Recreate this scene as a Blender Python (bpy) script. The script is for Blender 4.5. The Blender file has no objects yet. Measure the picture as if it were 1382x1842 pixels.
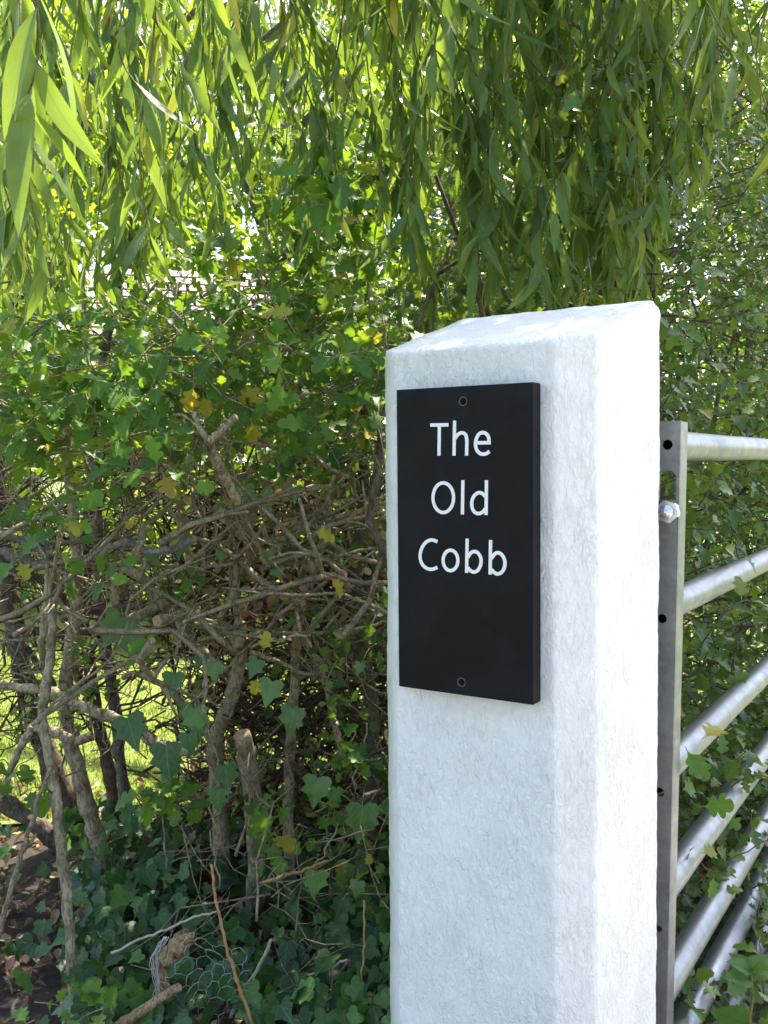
import bpy, bmesh, math, random
import numpy as np
from mathutils import Vector, Matrix, noise
random.seed(7)
RNG = np.random.default_rng(11)
SC = bpy.context.scene
COL = SC.collection
R = math.radians

# ------------------------------------------------------------------ camera
CAM_Z = 1.2
F = 1702.0
cam_d = bpy.data.cameras.new('camera'); cam = bpy.data.objects.new('camera', cam_d); COL.objects.link(cam)
cam_d.sensor_fit = 'AUTO'; cam_d.sensor_width = 36.0; cam_d.lens = F/1842*36
cam_d.clip_start = 0.05; cam_d.clip_end = 500
CM = Matrix.Rotation(R(90-2.993), 4, 'X') @ Matrix.Rotation(R(-0.53), 4, 'Z')
cam.matrix_world = Matrix.Translation((0, 0, CAM_Z)) @ CM
cam_d.dof.use_dof = True; cam_d.dof.focus_distance = 1.45; cam_d.dof.aperture_fstop = 22.0
SC.camera = cam
CR = CM.to_3x3()
CRn = np.array(CR)

# ------------------------------------------------------------------ world, sun, exposure
SUN_AZ, SUN_EL = 61.0, 60.0      # azimuth from +X towards +Y
w = bpy.data.worlds.new('World'); SC.world = w; w.use_nodes = True
nt = w.node_tree; bg = nt.nodes['Background']
sky = nt.nodes.new('ShaderNodeTexSky'); sky.sky_type = 'NISHITA'; sky.sun_disc = False
sky.sun_elevation = R(SUN_EL); sky.sun_rotation = R(90-SUN_AZ); sky.air_density = 1.0; sky.dust_density = 3.0; sky.ozone_density = 1.0
nt.links.new(sky.outputs[0], bg.inputs[0]); bg.inputs[1].default_value = 0.15
sd = bpy.data.lights.new('sun', 'SUN'); sun = bpy.data.objects.new('sun', sd); COL.objects.link(sun)
sd.energy = 4.8; sd.angle = R(0.6); sd.color = (1.0, 0.95, 0.86)
SV = Vector((math.cos(R(SUN_EL))*math.cos(R(SUN_AZ)), math.cos(R(SUN_EL))*math.sin(R(SUN_AZ)), math.sin(R(SUN_EL))))
sun.rotation_euler = SV.to_track_quat('Z', 'Y').to_euler(); sun.location = (4, 4, 8)
SC.view_settings.view_transform = 'Standard'; SC.view_settings.look = 'None'
SC.view_settings.gamma = 1.0; SC.view_settings.exposure = 1.95
SC.view_settings.use_white_balance = True; SC.view_settings.white_balance_temperature = 6950; SC.view_settings.white_balance_tint = 10
cy = SC.cycles
cy.max_bounces = 8; cy.diffuse_bounces = 4; cy.glossy_bounces = 3; cy.transmission_bounces = 6; cy.transparent_max_bounces = 6
cy.use_denoising = True; cy.caustics_reflective = False; cy.caustics_refractive = False; cy.sample_clamp_indirect = 6.0

# ------------------------------------------------------------------ helpers
def ray(px, py):
    v = CR @ Vector(((px-691)/F, -(py-921)/F, -1.0)); return v
def at(px, py, Y):
    v = ray(px, py); s = Y/v.y
    return Vector((v.x*s, v.y*s, CAM_Z+v.z*s))
def at_np(px, py, Y):
    v = np.stack([(px-691)/F, -(py-921)/F, -np.ones_like(px)], -1) @ CRn.T
    s = Y/v[:, 1]
    p = v*s[:, None]; p[:, 2] += CAM_Z
    return p
def link(o, parent=None):
    COL.objects.link(o)
    if parent: o.parent = parent
    return o
def tag(o, label=None, cat=None, group=None, kind=None):
    if label: o['label'] = label
    if cat: o['category'] = cat
    if group: o['group'] = group
    if kind: o['kind'] = kind
    return o
def empty(name, loc, rz=0, **k):
    o = bpy.data.objects.new(name, None); o.empty_display_size = 0.05
    o.location = loc; o.rotation_euler = (0, 0, rz); COL.objects.link(o); tag(o, **k); return o
def mesh_obj(name, bm, mat, parent=None, smooth=False):
    me = bpy.data.meshes.new(name); bm.to_mesh(me); bm.free()
    me.materials.append(mat)
    if smooth: me.shade_smooth()
    return link(bpy.data.objects.new(name, me), parent)
def np_mesh(name, V, Fc, nside, mat, parent=None, uv=None, tint=None, smooth=False):
    """V (n,3) verts, Fc (m,nside) faces."""
    me = bpy.data.meshes.new(name)
    n, m = len(V), len(Fc)
    me.vertices.add(n); me.vertices.foreach_set('co', np.asarray(V, np.float32).ravel())
    me.loops.add(m*nside); me.loops.foreach_set('vertex_index', np.asarray(Fc, np.int32).ravel())
    me.polygons.add(m); me.polygons.foreach_set('loop_start', np.arange(0, m*nside, nside, dtype=np.int32))
    me.update(calc_edges=True)
    if uv is not None:
        l = me.uv_layers.new(name='UVMap'); l.data.foreach_set('uv', np.asarray(uv, np.float32)[Fc.ravel()].ravel())
    if tint is not None:
        a = me.attributes.new('tint', 'FLOAT', 'POINT'); a.data.foreach_set('value', np.asarray(tint, np.float32))
    me.materials.append(mat)
    if smooth: me.polygons.foreach_set('use_smooth', np.ones(m, bool))
    me.update()
    return link(bpy.data.objects.new(name, me), parent)
def rel(o, parent):
    """parent while keeping world coordinates of a mesh built in world space"""
    o.parent = parent; o.matrix_parent_inverse = parent.matrix_basis.inverted(); return o

# ---- tubes
class Tubes:
    def __init__(s): s.V = []; s.F = []; s.n = 0
    def add(s, pts, rad, sides=6, jitter=0.0, caps=True):
        P = np.asarray(pts, float); k = len(P)
        r = np.asarray(rad, float) if np.ndim(rad) else np.full(k, float(rad))
        if len(r) != k: r = np.interp(np.linspace(0, 1, k), np.linspace(0, 1, len(r)), r)
        T = np.gradient(P, axis=0); T /= np.linalg.norm(T, axis=1)[:, None]+1e-9
        ref = np.array([0, 1, 0.13]) if abs(T[0][1]) < .9 else np.array([1, 0, 0.1])
        A = np.cross(T, ref); A /= np.linalg.norm(A, axis=1)[:, None]+1e-9
        B = np.cross(T, A)
        th = np.arange(sides)/sides*2*np.pi
        if jitter:
            rr = r[:, None]*(1+jitter*RNG.normal(size=(k, sides)))
        else: rr = np.repeat(r[:, None], sides, 1)
        ring = P[:, None]+rr[..., None]*(np.cos(th)[None, :, None]*A[:, None]+np.sin(th)[None, :, None]*B[:, None])
        V = np.concatenate([ring.reshape(-1, 3), P[:1], P[-1:]])
        i = np.arange(k-1)[:, None]*sides; j = np.arange(sides)[None]; j2 = (j+1) % sides
        q = np.stack([i+j, i+j2, i+sides+j2, i+sides+j], -1).reshape(-1, 4)
        c0, c1 = k*sides, k*sides+1
        jj = np.arange(sides); jn = (jj+1) % sides
        e0 = np.stack([jn, jj, np.full(sides, c0), np.full(sides, c0)], -1)
        e1 = np.stack([(k-1)*sides+jj, (k-1)*sides+jn, np.full(sides, c1), np.full(sides, c1)], -1)
        s.V.append(V); s.F.append(q+s.n); s.n += len(V)
        if caps: s.F.append(e0+s.n-len(V)); s.F.append(e1+s.n-len(V))
    def build(s, name, mat, parent=None, smooth=True):
        if not s.V: return None
        V = np.concatenate(s.V); Fq = np.concatenate(s.F)
        me = bpy.data.meshes.new(name)
        tri = Fq[:, 2] == Fq[:, 3]
        cnt = np.where(tri, 3, 4)
        starts = np.concatenate([[0], np.cumsum(cnt)[:-1]])
        mask = np.ones(Fq.shape, bool); mask[tri, 3] = False
        me.vertices.add(len(V)); me.vertices.foreach_set('co', V.astype(np.float32).ravel())
        me.loops.add(int(cnt.sum())); me.loops.foreach_set('vertex_index', Fq[mask].astype(np.int32))
        me.polygons.add(len(Fq)); me.polygons.foreach_set('loop_start', starts.astype(np.int32))
        me.update(calc_edges=True)
        me.polygons.foreach_set('use_smooth', ~tri if smooth else np.zeros(len(Fq), bool))
        me.materials.append(mat); me.update()
        return link(bpy.data.objects.new(name, me), parent)
def spline(pts, n):
    P = [np.array(p, float) for p in pts]
    P = [2*P[0]-P[1]]+P+[2*P[-1]-P[-2]]
    out = []
    for i in range(1, len(P)-2):
        for t in np.arange(n)/n:
            a, b, c, d = P[i-1:i+3]
            out.append(.5*((2*b)+(-a+c)*t+(2*a-5*b+4*c-d)*t*t+(-a+3*b-3*c+d)*t**3))
    out.append(P[-2]); return np.array(out)
def wob(P, amp):
    P = P.copy()
    if len(P) > 2: P[1:-1] += RNG.normal(scale=amp, size=(len(P)-2, 3))
    return P

# ---- leaves
def template(right):
    """right: outline points (x,y) of the right half from base to tip; returns verts(x,y), quads"""
    r = np.array(right, float); k = len(r)
    mid = np.stack([np.zeros(k), np.clip(r[:, 1]*0.92, 0, 1)], -1); mid[-1] = (0, r[-1, 1])
    mid[:, 1] = np.maximum.accumulate(mid[:, 1])
    V = np.concatenate([mid, r, r*[-1, 1]])
    Q = []
    for i in range(k-1):
        Q.append((i, k+i, k+i+1, i+1)); Q.append((i+1, 2*k+i+1, 2*k+i, i))
    return V, np.array(Q)
HAW = template([(.012, 0), (.02, .20), (.09, .30), (.28, .38), (.33, .46), (.24, .52), (.15, .54), (.33, .62), (.38, .71), (.28, .77), (.18, .77), (.21, .88), (.13, .97), (.0, 1)])
HAWL = template([(.012, 0), (.03, .22), (.30, .38), (.30, .48), (.15, .54), (.35, .68), (.17, .77), (.13, .95), (0, 1)])
OVAL = template([(.01, 0), (.2, .18), (.3, .45), (.22, .75), (0, 1)])
IVY = template([(.0, 0), (.14, -.11), (.34, -.12), (.48, .01), (.45, .12), (.37, .24), (.50, .42), (.37, .49), (.23, .57), (.12, .79), (.0, 1)])
WIL = template([(.004, 0), (.024, .06), (.064, .18), (.088, .34), (.092, .5), (.078, .66), (.052, .8), (.024, .92), (0, 1)])
WILL = template([(.006, 0), (.055, .22), (.072, .5), (.045, .8), (0, 1)])
_n = [(.01, 0), (.10, -.03)]
for i in range(11):
    t = i/11; wdt = .40*math.sin(min(1, (t+.12)/.55)*math.pi/2)*(1-max(0, t-.25)/.77)**.8
    _n += [(wdt*1.02+.01, t*.95+.06), (wdt*.84, t*.95+.085)]
_n += [(0, 1.06)]
NET = template(_n)
def leaves(name, tmpl, P, A, N, S, mat, parent=None, fold=.25, bend=.15, sick=0.0, tint=None, wavy=0.0, tri=False):
    P = np.asarray(P, float); n = len(P)
    if n == 0: return None
    A = np.asarray(A, float); A = A/(np.linalg.norm(A, axis=1)[:, None]+1e-9)
    N = np.asarray(N, float); N = N-(N*A).sum(1)[:, None]*A; N /= np.linalg.norm(N, axis=1)[:, None]+1e-9
    X = np.cross(A, N)
    tv, tq = tmpl; k = len(tv)
    S = np.broadcast_to(np.asarray(S, float), (n,))
    fo = fold*(.4+1.2*RNG.random(n)); be = bend*RNG.normal(1, .8, n); si = sick*RNG.normal(0, 1, n)
    x = tv[None, :, 0]+si[:, None]*tv[None, :, 1]**2*.5
    y = np.repeat(tv[None, :, 1], n, 0)
    z = fo[:, None]*np.abs(tv[None, :, 0])-be[:, None]*y**2
    if wavy:
        ph = RNG.random(n)*6.28
        z = z+wavy*np.sin(y*9+ph[:, None])*np.where(tv[None, :, 0] == 0, .3, 1.0)*np.sign(tv[None, :, 0]+.001)
    V = P[:, None]+S[:, None, None]*(x[..., None]*X[:, None]+y[..., None]*A[:, None]+z[..., None]*N[:, None])
    Q = (tq[None]+(np.arange(n)*k)[:, None, None]).reshape(-1, 4)
    uv = np.tile(tv, (n, 1))
    if tint is None: tint = RNG.random(n)
    return np_mesh(name, V.reshape(-1, 3), Q, 4, mat, parent, uv, np.repeat(tint, k), smooth=False)

# ------------------------------------------------------------------ materials
def new_mat(name):
    m = bpy.data.materials.new(name); m.use_nodes = True
    return m, m.node_tree, m.node_tree.nodes['Principled BSDF']
def N_(t, typ, **k):
    n = t.nodes.new(typ)
    for a, b in k.items():
        if hasattr(n, a): setattr(n, a, b)
        else: n.inputs[a].default_value = b
    return n
def ramp(t, fac, stops):
    r = t.nodes.new('ShaderNodeValToRGB'); t.links.new(fac, r.inputs[0])
    e = r.color_ramp.elements
    while len(e) < len(stops): e.new(0.5)
    for el, (p, c) in zip(e, stops): el.position = p; el.color = (*c, 1)
    return r.outputs[0]
def objco(t, scale=(1, 1, 1)):
    tc = t.nodes.new('ShaderNodeTexCoord'); mp = t.nodes.new('ShaderNodeMapping')
    mp.inputs['Scale'].default_value = scale; t.links.new(tc.outputs['Object'], mp.inputs[0]); return mp.outputs[0]
def noise_(t, co, scale, detail=4, rough=.55, dist=0.0):
    n = N_(t, 'ShaderNodeTexNoise'); n.inputs['Scale'].default_value = scale; n.inputs['Detail'].default_value = detail
    n.inputs['Roughness'].default_value = rough; n.inputs['Distortion'].default_value = dist
    if co is not None: t.links.new(co, n.inputs[0])
    return n.outputs[0]
def bump(t, h, strength, dist, prev=None):
    b = t.nodes.new('ShaderNodeBump'); b.inputs['Strength'].default_value = strength; b.inputs['Distance'].default_value = dist
    t.links.new(h, b.inputs['Height'])
    if prev is not None: t.links.new(prev, b.inputs['Normal'])
    return b.outputs[0]
def math_(t, op, a, b=None, c=None):
    n = t.nodes.new('ShaderNodeMath'); n.operation = op
    for i, v in enumerate((a, b, c)):
        if v is None: continue
        if isinstance(v, (int, float)): n.inputs[i].default_value = v
        else: t.links.new(v, n.inputs[i])
    return n.outputs[0]
def mix_(t, fac, a, b, mode='MIX'):
    n = t.nodes.new('ShaderNodeMix'); n.data_type = 'RGBA'; n.blend_type = mode
    for i, v in ((0, fac), (6, a), (7, b)):
        if isinstance(v, (int, float)): n.inputs[i].default_value = v
        elif isinstance(v, tuple): n.inputs[i].default_value = (*v, 1)
        else: t.links.new(v, n.inputs[i])
    return n.outputs[2]
def leaf_mat(name, stops, trans, tmix=.4, rough=.42, spec=.5, rib=(.35, .5, .2), ribw=.012, ribf=.6, veins=(9, .9), backmul=1.15):
    m, t, p = new_mat(name)
    at_ = N_(t, 'ShaderNodeAttribute'); at_.attribute_name = 'tint'
    base = ramp(t, at_.outputs['Fac'], stops)
    uv = t.nodes.new('ShaderNodeTexCoord'); sp = t.nodes.new('ShaderNodeSeparateXYZ'); t.links.new(uv.outputs['UV'], sp.inputs[0])
    ax = math_(t, 'ABSOLUTE', sp.outputs[0])
    mid = math_(t, 'LESS_THAN', ax, ribw)
    v = math_(t, 'SUBTRACT', math_(t, 'MULTIPLY', sp.outputs[1], veins[0]), math_(t, 'MULTIPLY', ax, veins[0]*veins[1]))
    vf = math_(t, 'FRACT', v)
    vein = math_(t, 'LESS_THAN', math_(t, 'ABSOLUTE', math_(t, 'SUBTRACT', vf, .5)), .06)
    vv = math_(t, 'MAXIMUM', mid, math_(t, 'MULTIPLY', vein, .45))
    co = objco(t)
    nz = noise_(t, co, 60, 3)
    nr = ramp(t, nz, [(.3, (.72, .72, .72)), (.7, (1.25, 1.25, 1.2))])
    c = mix_(t, 1.0, base, nr, 'MULTIPLY')
    geo = t.nodes.new('ShaderNodeNewGeometry')
    c2 = mix_(t, math_(t, 'MULTIPLY', vv, ribf), c, rib)
    c3 = mix_(t, geo.outputs['Backfacing'], c2, mix_(t, .2, c2, (.22, .32, .12)))
    t.links.new(c3, p.inputs['Base Color'])
    p.inputs['Roughness'].default_value = rough; p.inputs['Specular IOR Level'].default_value = spec
    t.links.new(bump(t, math_(t, 'ADD', math_(t, 'MULTIPLY', vv, -1.0), nz), .5, .002), p.inputs['Normal'])
    tr = t.nodes.new('ShaderNodeBsdfTranslucent')
    tc = mix_(t, 1.0, mix_(t, .6, base, trans), ramp(t, at_.outputs['Fac'], [(0, (.75, .8, .7)), (1, (1.2, 1.1, 1.0))]), 'MULTIPLY')
    tc2 = mix_(t, math_(t, 'MULTIPLY', vv, .5), tc, (.12, .2, .03))
    t.links.new(tc2, tr.inputs['Color'])
    mx = t.nodes.new('ShaderNodeMixShader'); mx.inputs[0].default_value = tmix
    t.links.new(p.outputs[0], mx.inputs[1]); t.links.new(tr.outputs[0], mx.inputs[2])
    t.links.new(mx.outputs[0], t.nodes['Material Output'].inputs[0])
    return m
M = {}
M['willow'] = leaf_mat('willow_leaf', [(0, (.04, .092, .02)), (.5, (.08, .155, .028)), (.95, (.13, .21, .04)), (.98, (.34, .30, .03)), (1, (.36, .28, .03))], (.40, .58, .05), .40, .36, .4, (.30, .42, .16), .006, .3, (14, 1.5))
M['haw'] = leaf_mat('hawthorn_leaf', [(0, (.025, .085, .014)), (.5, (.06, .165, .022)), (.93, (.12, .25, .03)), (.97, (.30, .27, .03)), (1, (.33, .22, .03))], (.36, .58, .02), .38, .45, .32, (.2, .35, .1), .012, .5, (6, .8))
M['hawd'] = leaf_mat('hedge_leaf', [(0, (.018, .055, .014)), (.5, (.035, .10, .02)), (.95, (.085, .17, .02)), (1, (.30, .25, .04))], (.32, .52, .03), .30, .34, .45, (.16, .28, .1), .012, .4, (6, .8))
M['yellow'] = leaf_mat('yellow_leaf', [(0, (.35, .33, .04)), (1, (.45, .36, .03))], (.75, .62, .05), .4, .5, .3, (.3, .3, .1), .012, .4, (6, .8))
M['ivy'] = leaf_mat('ivy_leaf', [(0, (.018, .062, .018)), (.6, (.042, .12, .028)), (1, (.095, .21, .035))], (.15, .35, .05), .18, .40, .4, (.18, .30, .15), .014, .45, (3.3, 1.3))
M['ivyl'] = leaf_mat('young_ivy_leaf', [(0, (.045, .13, .03)), (1, (.08, .19, .04))], (.25, .5, .05), .3, .35, .55, (.2, .32, .14), .012, .65, (4.5, 1.3))
M['dead'] = leaf_mat('dead_leaf', [(0, (.14, .08, .05)), (.5, (.28, .165, .11)), (.85, (.46, .33, .25)), (1, (.5, .38, .12))], (.35, .18, .08), .2, .7, .2, (.2, .13, .08), .012, .4, (7, .9))
M['far'] = leaf_mat('garden_tree_leaf', [(0, (.06, .12, .02)), (.5, (.10, .19, .025)), (1, (.17, .26, .03))], (.60, .80, .05), .5, .5, .3, (.3, .4, .1), .012, .1, (6, .8))
M['nettle'] = leaf_mat('nettle_leaf', [(0, (.04, .12, .025)), (1, (.06, .16, .03))], (.3, .5, .05), .3, .55, .35, (.03, .09, .02), .015, .7, (9, .9))
M['grass'] = leaf_mat('grass_blade', [(0, (.11, .20, .02)), (.6, (.19, .28, .03)), (1, (.38, .36, .08))], (.55, .75, .05), .4, .5, .3, (.2, .3, .1), .001, .0, (3, .8))
def bark_mat(name, c0, c1, c2, spot=None, sc=1.0):
    m, t, p = new_mat(name)
    co = objco(t)
    n1 = noise_(t, co, 22*sc, 6, .65, .3); n2 = noise_(t, objco(t, (1, 1, .35)), 160*sc, 4, .7)
    c = ramp(t, n1, [(.3, c0), (.5, c1), (.72, c2)])
    sp = ramp(t, n2, [(.42, (.25, .22, .2)), (.55, (1.15, 1.15, 1.1))])
    t.links.new(mix_(t, .6, c, mix_(t, 1.0, c, sp, 'MULTIPLY')), p.inputs['Base Color'])
    p.inputs['Roughness'].default_value = .85; p.inputs['Specular IOR Level'].default_value = .25
    t.links.new(bump(t, n2, .9, .004, bump(t, n1, .6, .01)), p.inputs['Normal'])
    return m
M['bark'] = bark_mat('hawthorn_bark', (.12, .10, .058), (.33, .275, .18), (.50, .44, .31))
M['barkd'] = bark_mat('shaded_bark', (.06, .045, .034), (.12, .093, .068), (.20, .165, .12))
M['barkg'] = bark_mat('grey_smooth_bark', (.10, .095, .08), (.20, .19, .165), (.34, .33, .29), sc=1.4)
M['twig'] = bark_mat('fine_twig', (.14, .105, .07), (.31, .25, .165), (.46, .39, .27), sc=2)
M['itwig'] = bark_mat('shade_toned_inner_twig', (.04, .028, .02), (.10, .07, .05), (.17, .13, .10), sc=2)  # darker bark colour stands in for the shade inside the hedge
M['twigr'] = bark_mat('brown_twig', (.10, .05, .025), (.17, .085, .04), (.22, .14, .07), sc=2)
M['wtwig'] = bark_mat('willow_twig', (.12, .13, .04), (.20, .21, .06), (.26, .22, .09), sc=3)
def flat_mat(name, c, rough=.6, spec=.4, metal=0, nscale=0, namt=.15, bmp=0):
    m, t, p = new_mat(name)
    if nscale:
        n = noise_(t, objco(t), nscale, 5, .6)
        r = ramp(t, n, [(.3, tuple(x*(1-namt) for x in c)), (.7, tuple(min(1, x*(1+namt)) for x in c))])
        t.links.new(r, p.inputs['Base Color'])
        if bmp: t.links.new(bump(t, n, bmp, .003), p.inputs['Normal'])
    else: p.inputs['Base Color'].default_value = (*c, 1)
    p.inputs['Roughness'].default_value = rough; p.inputs['Specular IOR Level'].default_value = spec; p.inputs['Metallic'].default_value = metal
    return m
M['cut'] = flat_mat('cut_wood', (.42, .27, .17), .8, .2, 0, 90, .3, .4)
M['rotten'] = bark_mat('rotten_wood', (.16, .10, .05), (.36, .26, .14), (.48, .36, .22), sc=1.5)
M['straw'] = flat_mat('dry_stalk', (.42, .24, .10), .6, .3, 0, 60, .3)
M['cane'] = flat_mat('pale_cane', (.35, .32, .25), .6, .3, 0, 60, .3)
M['wire'] = flat_mat('netting_wire', (.42, .42, .44), .5, .5, .3, 200, .2)

# painted render
m, t, p = new_mat('painted_render'); M['render'] = m
co = objco(t)
str_ = noise_(t, objco(t, (1, 1, .55)), 125, 5, .62, 1.8)
mus = N_(t, 'ShaderNodeTexNoise'); mus.noise_type = 'RIDGED_MULTIFRACTAL'
mus.inputs['Scale'].default_value = 55; mus.inputs['Detail'].default_value = 4; mus.inputs['Roughness'].default_value = .5; mus.inputs['Distortion'].default_value = 1.4
t.links.new(objco(t, (1, 1, .5)), mus.inputs[0])
big = noise_(t, co, 9, 4, .6)
fin = noise_(t, co, 420, 3, .6)
patch = ramp(t, noise_(t, co, 11, 3, .6), [(.38, (.25, .25, .25)), (.62, (1, 1, 1))])
b1 = bump(t, math_(t, 'MULTIPLY', mus.outputs[0], patch), .5, .006)
b2 = bump(t, math_(t, 'MULTIPLY', str_, ramp(t, noise_(t, co, 7, 3, .6), [(.35, (.55, .55, .55)), (.65, (1, 1, 1))])), .85, .0068, b1)
b3 = bump(t, fin, .3, .0015, b2)
b4 = bump(t, big, .2, .012, b3)
t.links.new(b4, p.inputs['Normal'])
cc = ramp(t, big, [(.3, (.76, .76, .745)), (.62, (.82, .82, .81))])
geo = t.nodes.new('ShaderNodeNewGeometry')
stain = noise_(t, objco(t, (1, 1, .25)), 26, 5, .7)
sf = math_(t, 'MULTIPLY', math_(t, 'SUBTRACT', stain, .6), 1.6)
n = t.nodes.new('ShaderNodeClamp'); t.links.new(sf, n.inputs[0])
cc2 = mix_(t, n.outputs[0], cc, (.60, .58, .50))
# green algae on the hedge side of the pillar (object -X)
sx = t.nodes.new('ShaderNodeSeparateXYZ'); tcx = t.nodes.new('ShaderNodeTexCoord'); t.links.new(tcx.outputs['Object'], sx.inputs[0])
al = t.nodes.new('ShaderNodeMapRange'); t.links.new(sx.outputs[0], al.inputs[0])
al.inputs[1].default_value = -.125; al.inputs[2].default_value = -.150; al.inputs[3].default_value = 0; al.inputs[4].default_value = .95
alf = math_(t, 'MULTIPLY', al.outputs[0], math_(t, 'ADD', noise_(t, co, 40, 4), .2))
t.links.new(mix_(t, alf, cc2, (.48, .53, .40)), p.inputs['Base Color'])
p.inputs['Roughness'].default_value = .75; p.inputs['Specular IOR Level'].default_value = .3

# slate plaque
m, t, p = new_mat('honed_black_slate'); M['slate'] = m
co = objco(t); n1 = noise_(t, co, 14, 5, .6); n2 = noise_(t, co, 90, 3, .6)
smudge = ramp(t, n1, [(.45, (.0045, .0052, .0065)), (.72, (.009, .0098, .0125))])
t.links.new(smudge, p.inputs['Base Color'])
t.links.new(ramp(t, n2, [(.3, (.5, .5, .5)), (.7, (.62, .62, .62))]), p.inputs['Roughness'])
p.inputs['Specular IOR Level'].default_value = .16
t.links.new(bump(t, noise_(t, co, 300, 3, .6), .08, .001), p.inputs['Normal'])
M['letter'] = flat_mat('white_letter_paint', (.80, .80, .79), .6, .3, 0, 150, .04)
M['screw'] = flat_mat('black_screw', (.0025, .0025, .0028), .6, .12)
M['worn'] = flat_mat('worn_slate_rim', (.06, .062, .068), .4, .4)
M['dark'] = flat_mat('black_hole', (.004, .004, .004), .9, .1)
# galvanised steel
def galv(name, c0, c1, rough):
    m, t, p = new_mat(name)
    co = objco(t)
    vo = N_(t, 'ShaderNodeTexVoronoi'); vo.inputs['Scale'].default_value = 90; t.links.new(co, vo.inputs[0])
    n1 = noise_(t, co, 18, 6, .65); n2 = noise_(t, objco(t, (1, .12, 1)), 60, 4, .6)
    sxy = t.nodes.new('ShaderNodeSeparateXYZ'); t.links.new(vo.outputs['Color'], sxy.inputs[0])
    f = math_(t, 'ADD', math_(t, 'MULTIPLY', sxy.outputs[0], .07), math_(t, 'ADD', math_(t, 'MULTIPLY', n1, .6), math_(t, 'MULTIPLY', n2, .3)))
    t.links.new(ramp(t, f, [(.38, c0), (.68, c1)]), p.inputs['Base Color'])
    t.links.new(ramp(t, f, [(.35, (rough+.12,)*3), (.7, (rough-.06,)*3)]), p.inputs['Roughness'])
    p.inputs['Metallic'].default_value = .85
    t.links.new(bump(t, n2, .12, .001, bump(t, n1, .15, .003)), p.inputs['Normal'])
    return m
M['galv'] = galv('galvanised_steel', (.20, .225, .26), (.31, .335, .375), .38)
M['galvd'] = galv('weathered_galvanised_steel', (.20, .205, .215), (.29, .30, .31), .5)
M['zinc'] = flat_mat('zinc_plated_steel', (.6, .62, .66), .22, .5, 1.0, 70, .2)

# ------------------------------------------------------------------ ground
def soil_mat(name, a, b, c, sc=30):
    m, t, p = new_mat(name); co = objco(t)
    n1 = noise_(t, co, sc, 8, .7); n2 = noise_(t, co, 2.0, 4, .6)
    r = ramp(t, n1, [(.3, a), (.5, b), (.7, c)])
    t.links.new(mix_(t, .5, r, ramp(t, n2, [(.3, (.4, .4, .4)), (.7, (1, 1, 1))]), 'MULTIPLY'), p.inputs['Base Color'])
    p.inputs['Roughness'].default_value = .95
    t.links.new(bump(t, n1, .9, .03), p.inputs['Normal']); return m
def sheet(name, x0, x1, y0, y1, z, mat, nx=60, ny=60, amp=0.0, kindlabel=None):
    xs = np.linspace(x0, x1, nx); ys = np.linspace(y0, y1, ny)
    X, Y = np.meshgrid(xs, ys); Z = np.full_like(X, z)
    if amp:
        for j in range(ny):
            for i in range(nx):
                Z[j, i] += amp*noise.noise(Vector((X[j, i]*2.2, Y[j, i]*2.2, 1.7)))+amp*.5*noise.noise(Vector((X[j, i]*7, Y[j, i]*7, 4.7)))
    V = np.stack([X, Y, Z], -1).reshape(-1, 3)
    i = np.arange(ny-1)[:, None]*nx+np.arange(nx-1)[None]
    Q = np.stack([i, i+1, i+nx+1, i+nx], -1).reshape(-1, 4)
    o = np_mesh(name, V, Q, 4, mat, smooth=True); o['kind'] = 'structure'; return o
def verge():
    xs = []
    for a_ in np.linspace(.05, 6, 40):
        for o_ in np.linspace(-.22, 1.6, 12): xs.append(np.array([.455, 1.452, 0])+np.array([.537, .843, 0])*a_-np.array([.843, -.537, 0])*o_+[0, 0, .006+.012*math.sin(a_*9+o_*7)])
    i = np.arange(39)[:, None]*12+np.arange(11)[None]
    Q = np.stack([i, i+12, i+13, i+1], -1).reshape(-1, 4)
    o = np_mesh('verge', np.array(xs), Q[:, ::-1], 4, soil_mat('verge_soil', (.03, .022, .014), (.06, .045, .03), (.09, .08, .04), 30), smooth=True); o['kind'] = 'structure'
verge()
g = sheet('ground', -150, 150, -150, 150, -.06, soil_mat('far_ground', (.07, .11, .02), (.10, .15, .03), (.13, .17, .04), 3), 4, 4)
sheet('driveway', .62, 6, -8, 9, -.03, soil_mat('pale_gravel', (.38, .33, .29), (.52, .47, .42), (.62, .58, .53), 60), 8, 8)
sheet('road', -6, .615, -8, 1.25, -.03, soil_mat('worn_tarmac', (.10, .10, .098), (.15, .15, .145), (.20, .19, .18), 60), 8, 8)
sheet('soil', -4, .75, 1.26, 3.4, 0.0, soil_mat('dark_soil', (.025, .017, .012), (.05, .035, .025), (.10, .07, .05), 30), 130, 70, .035)
sheet('lawn', -12, 5, 3.1, 20, .012, soil_mat('lawn_turf', (.12, .18, .025), (.20, .27, .04), (.34, .33, .10), 40), 60, 60, .02)

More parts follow.
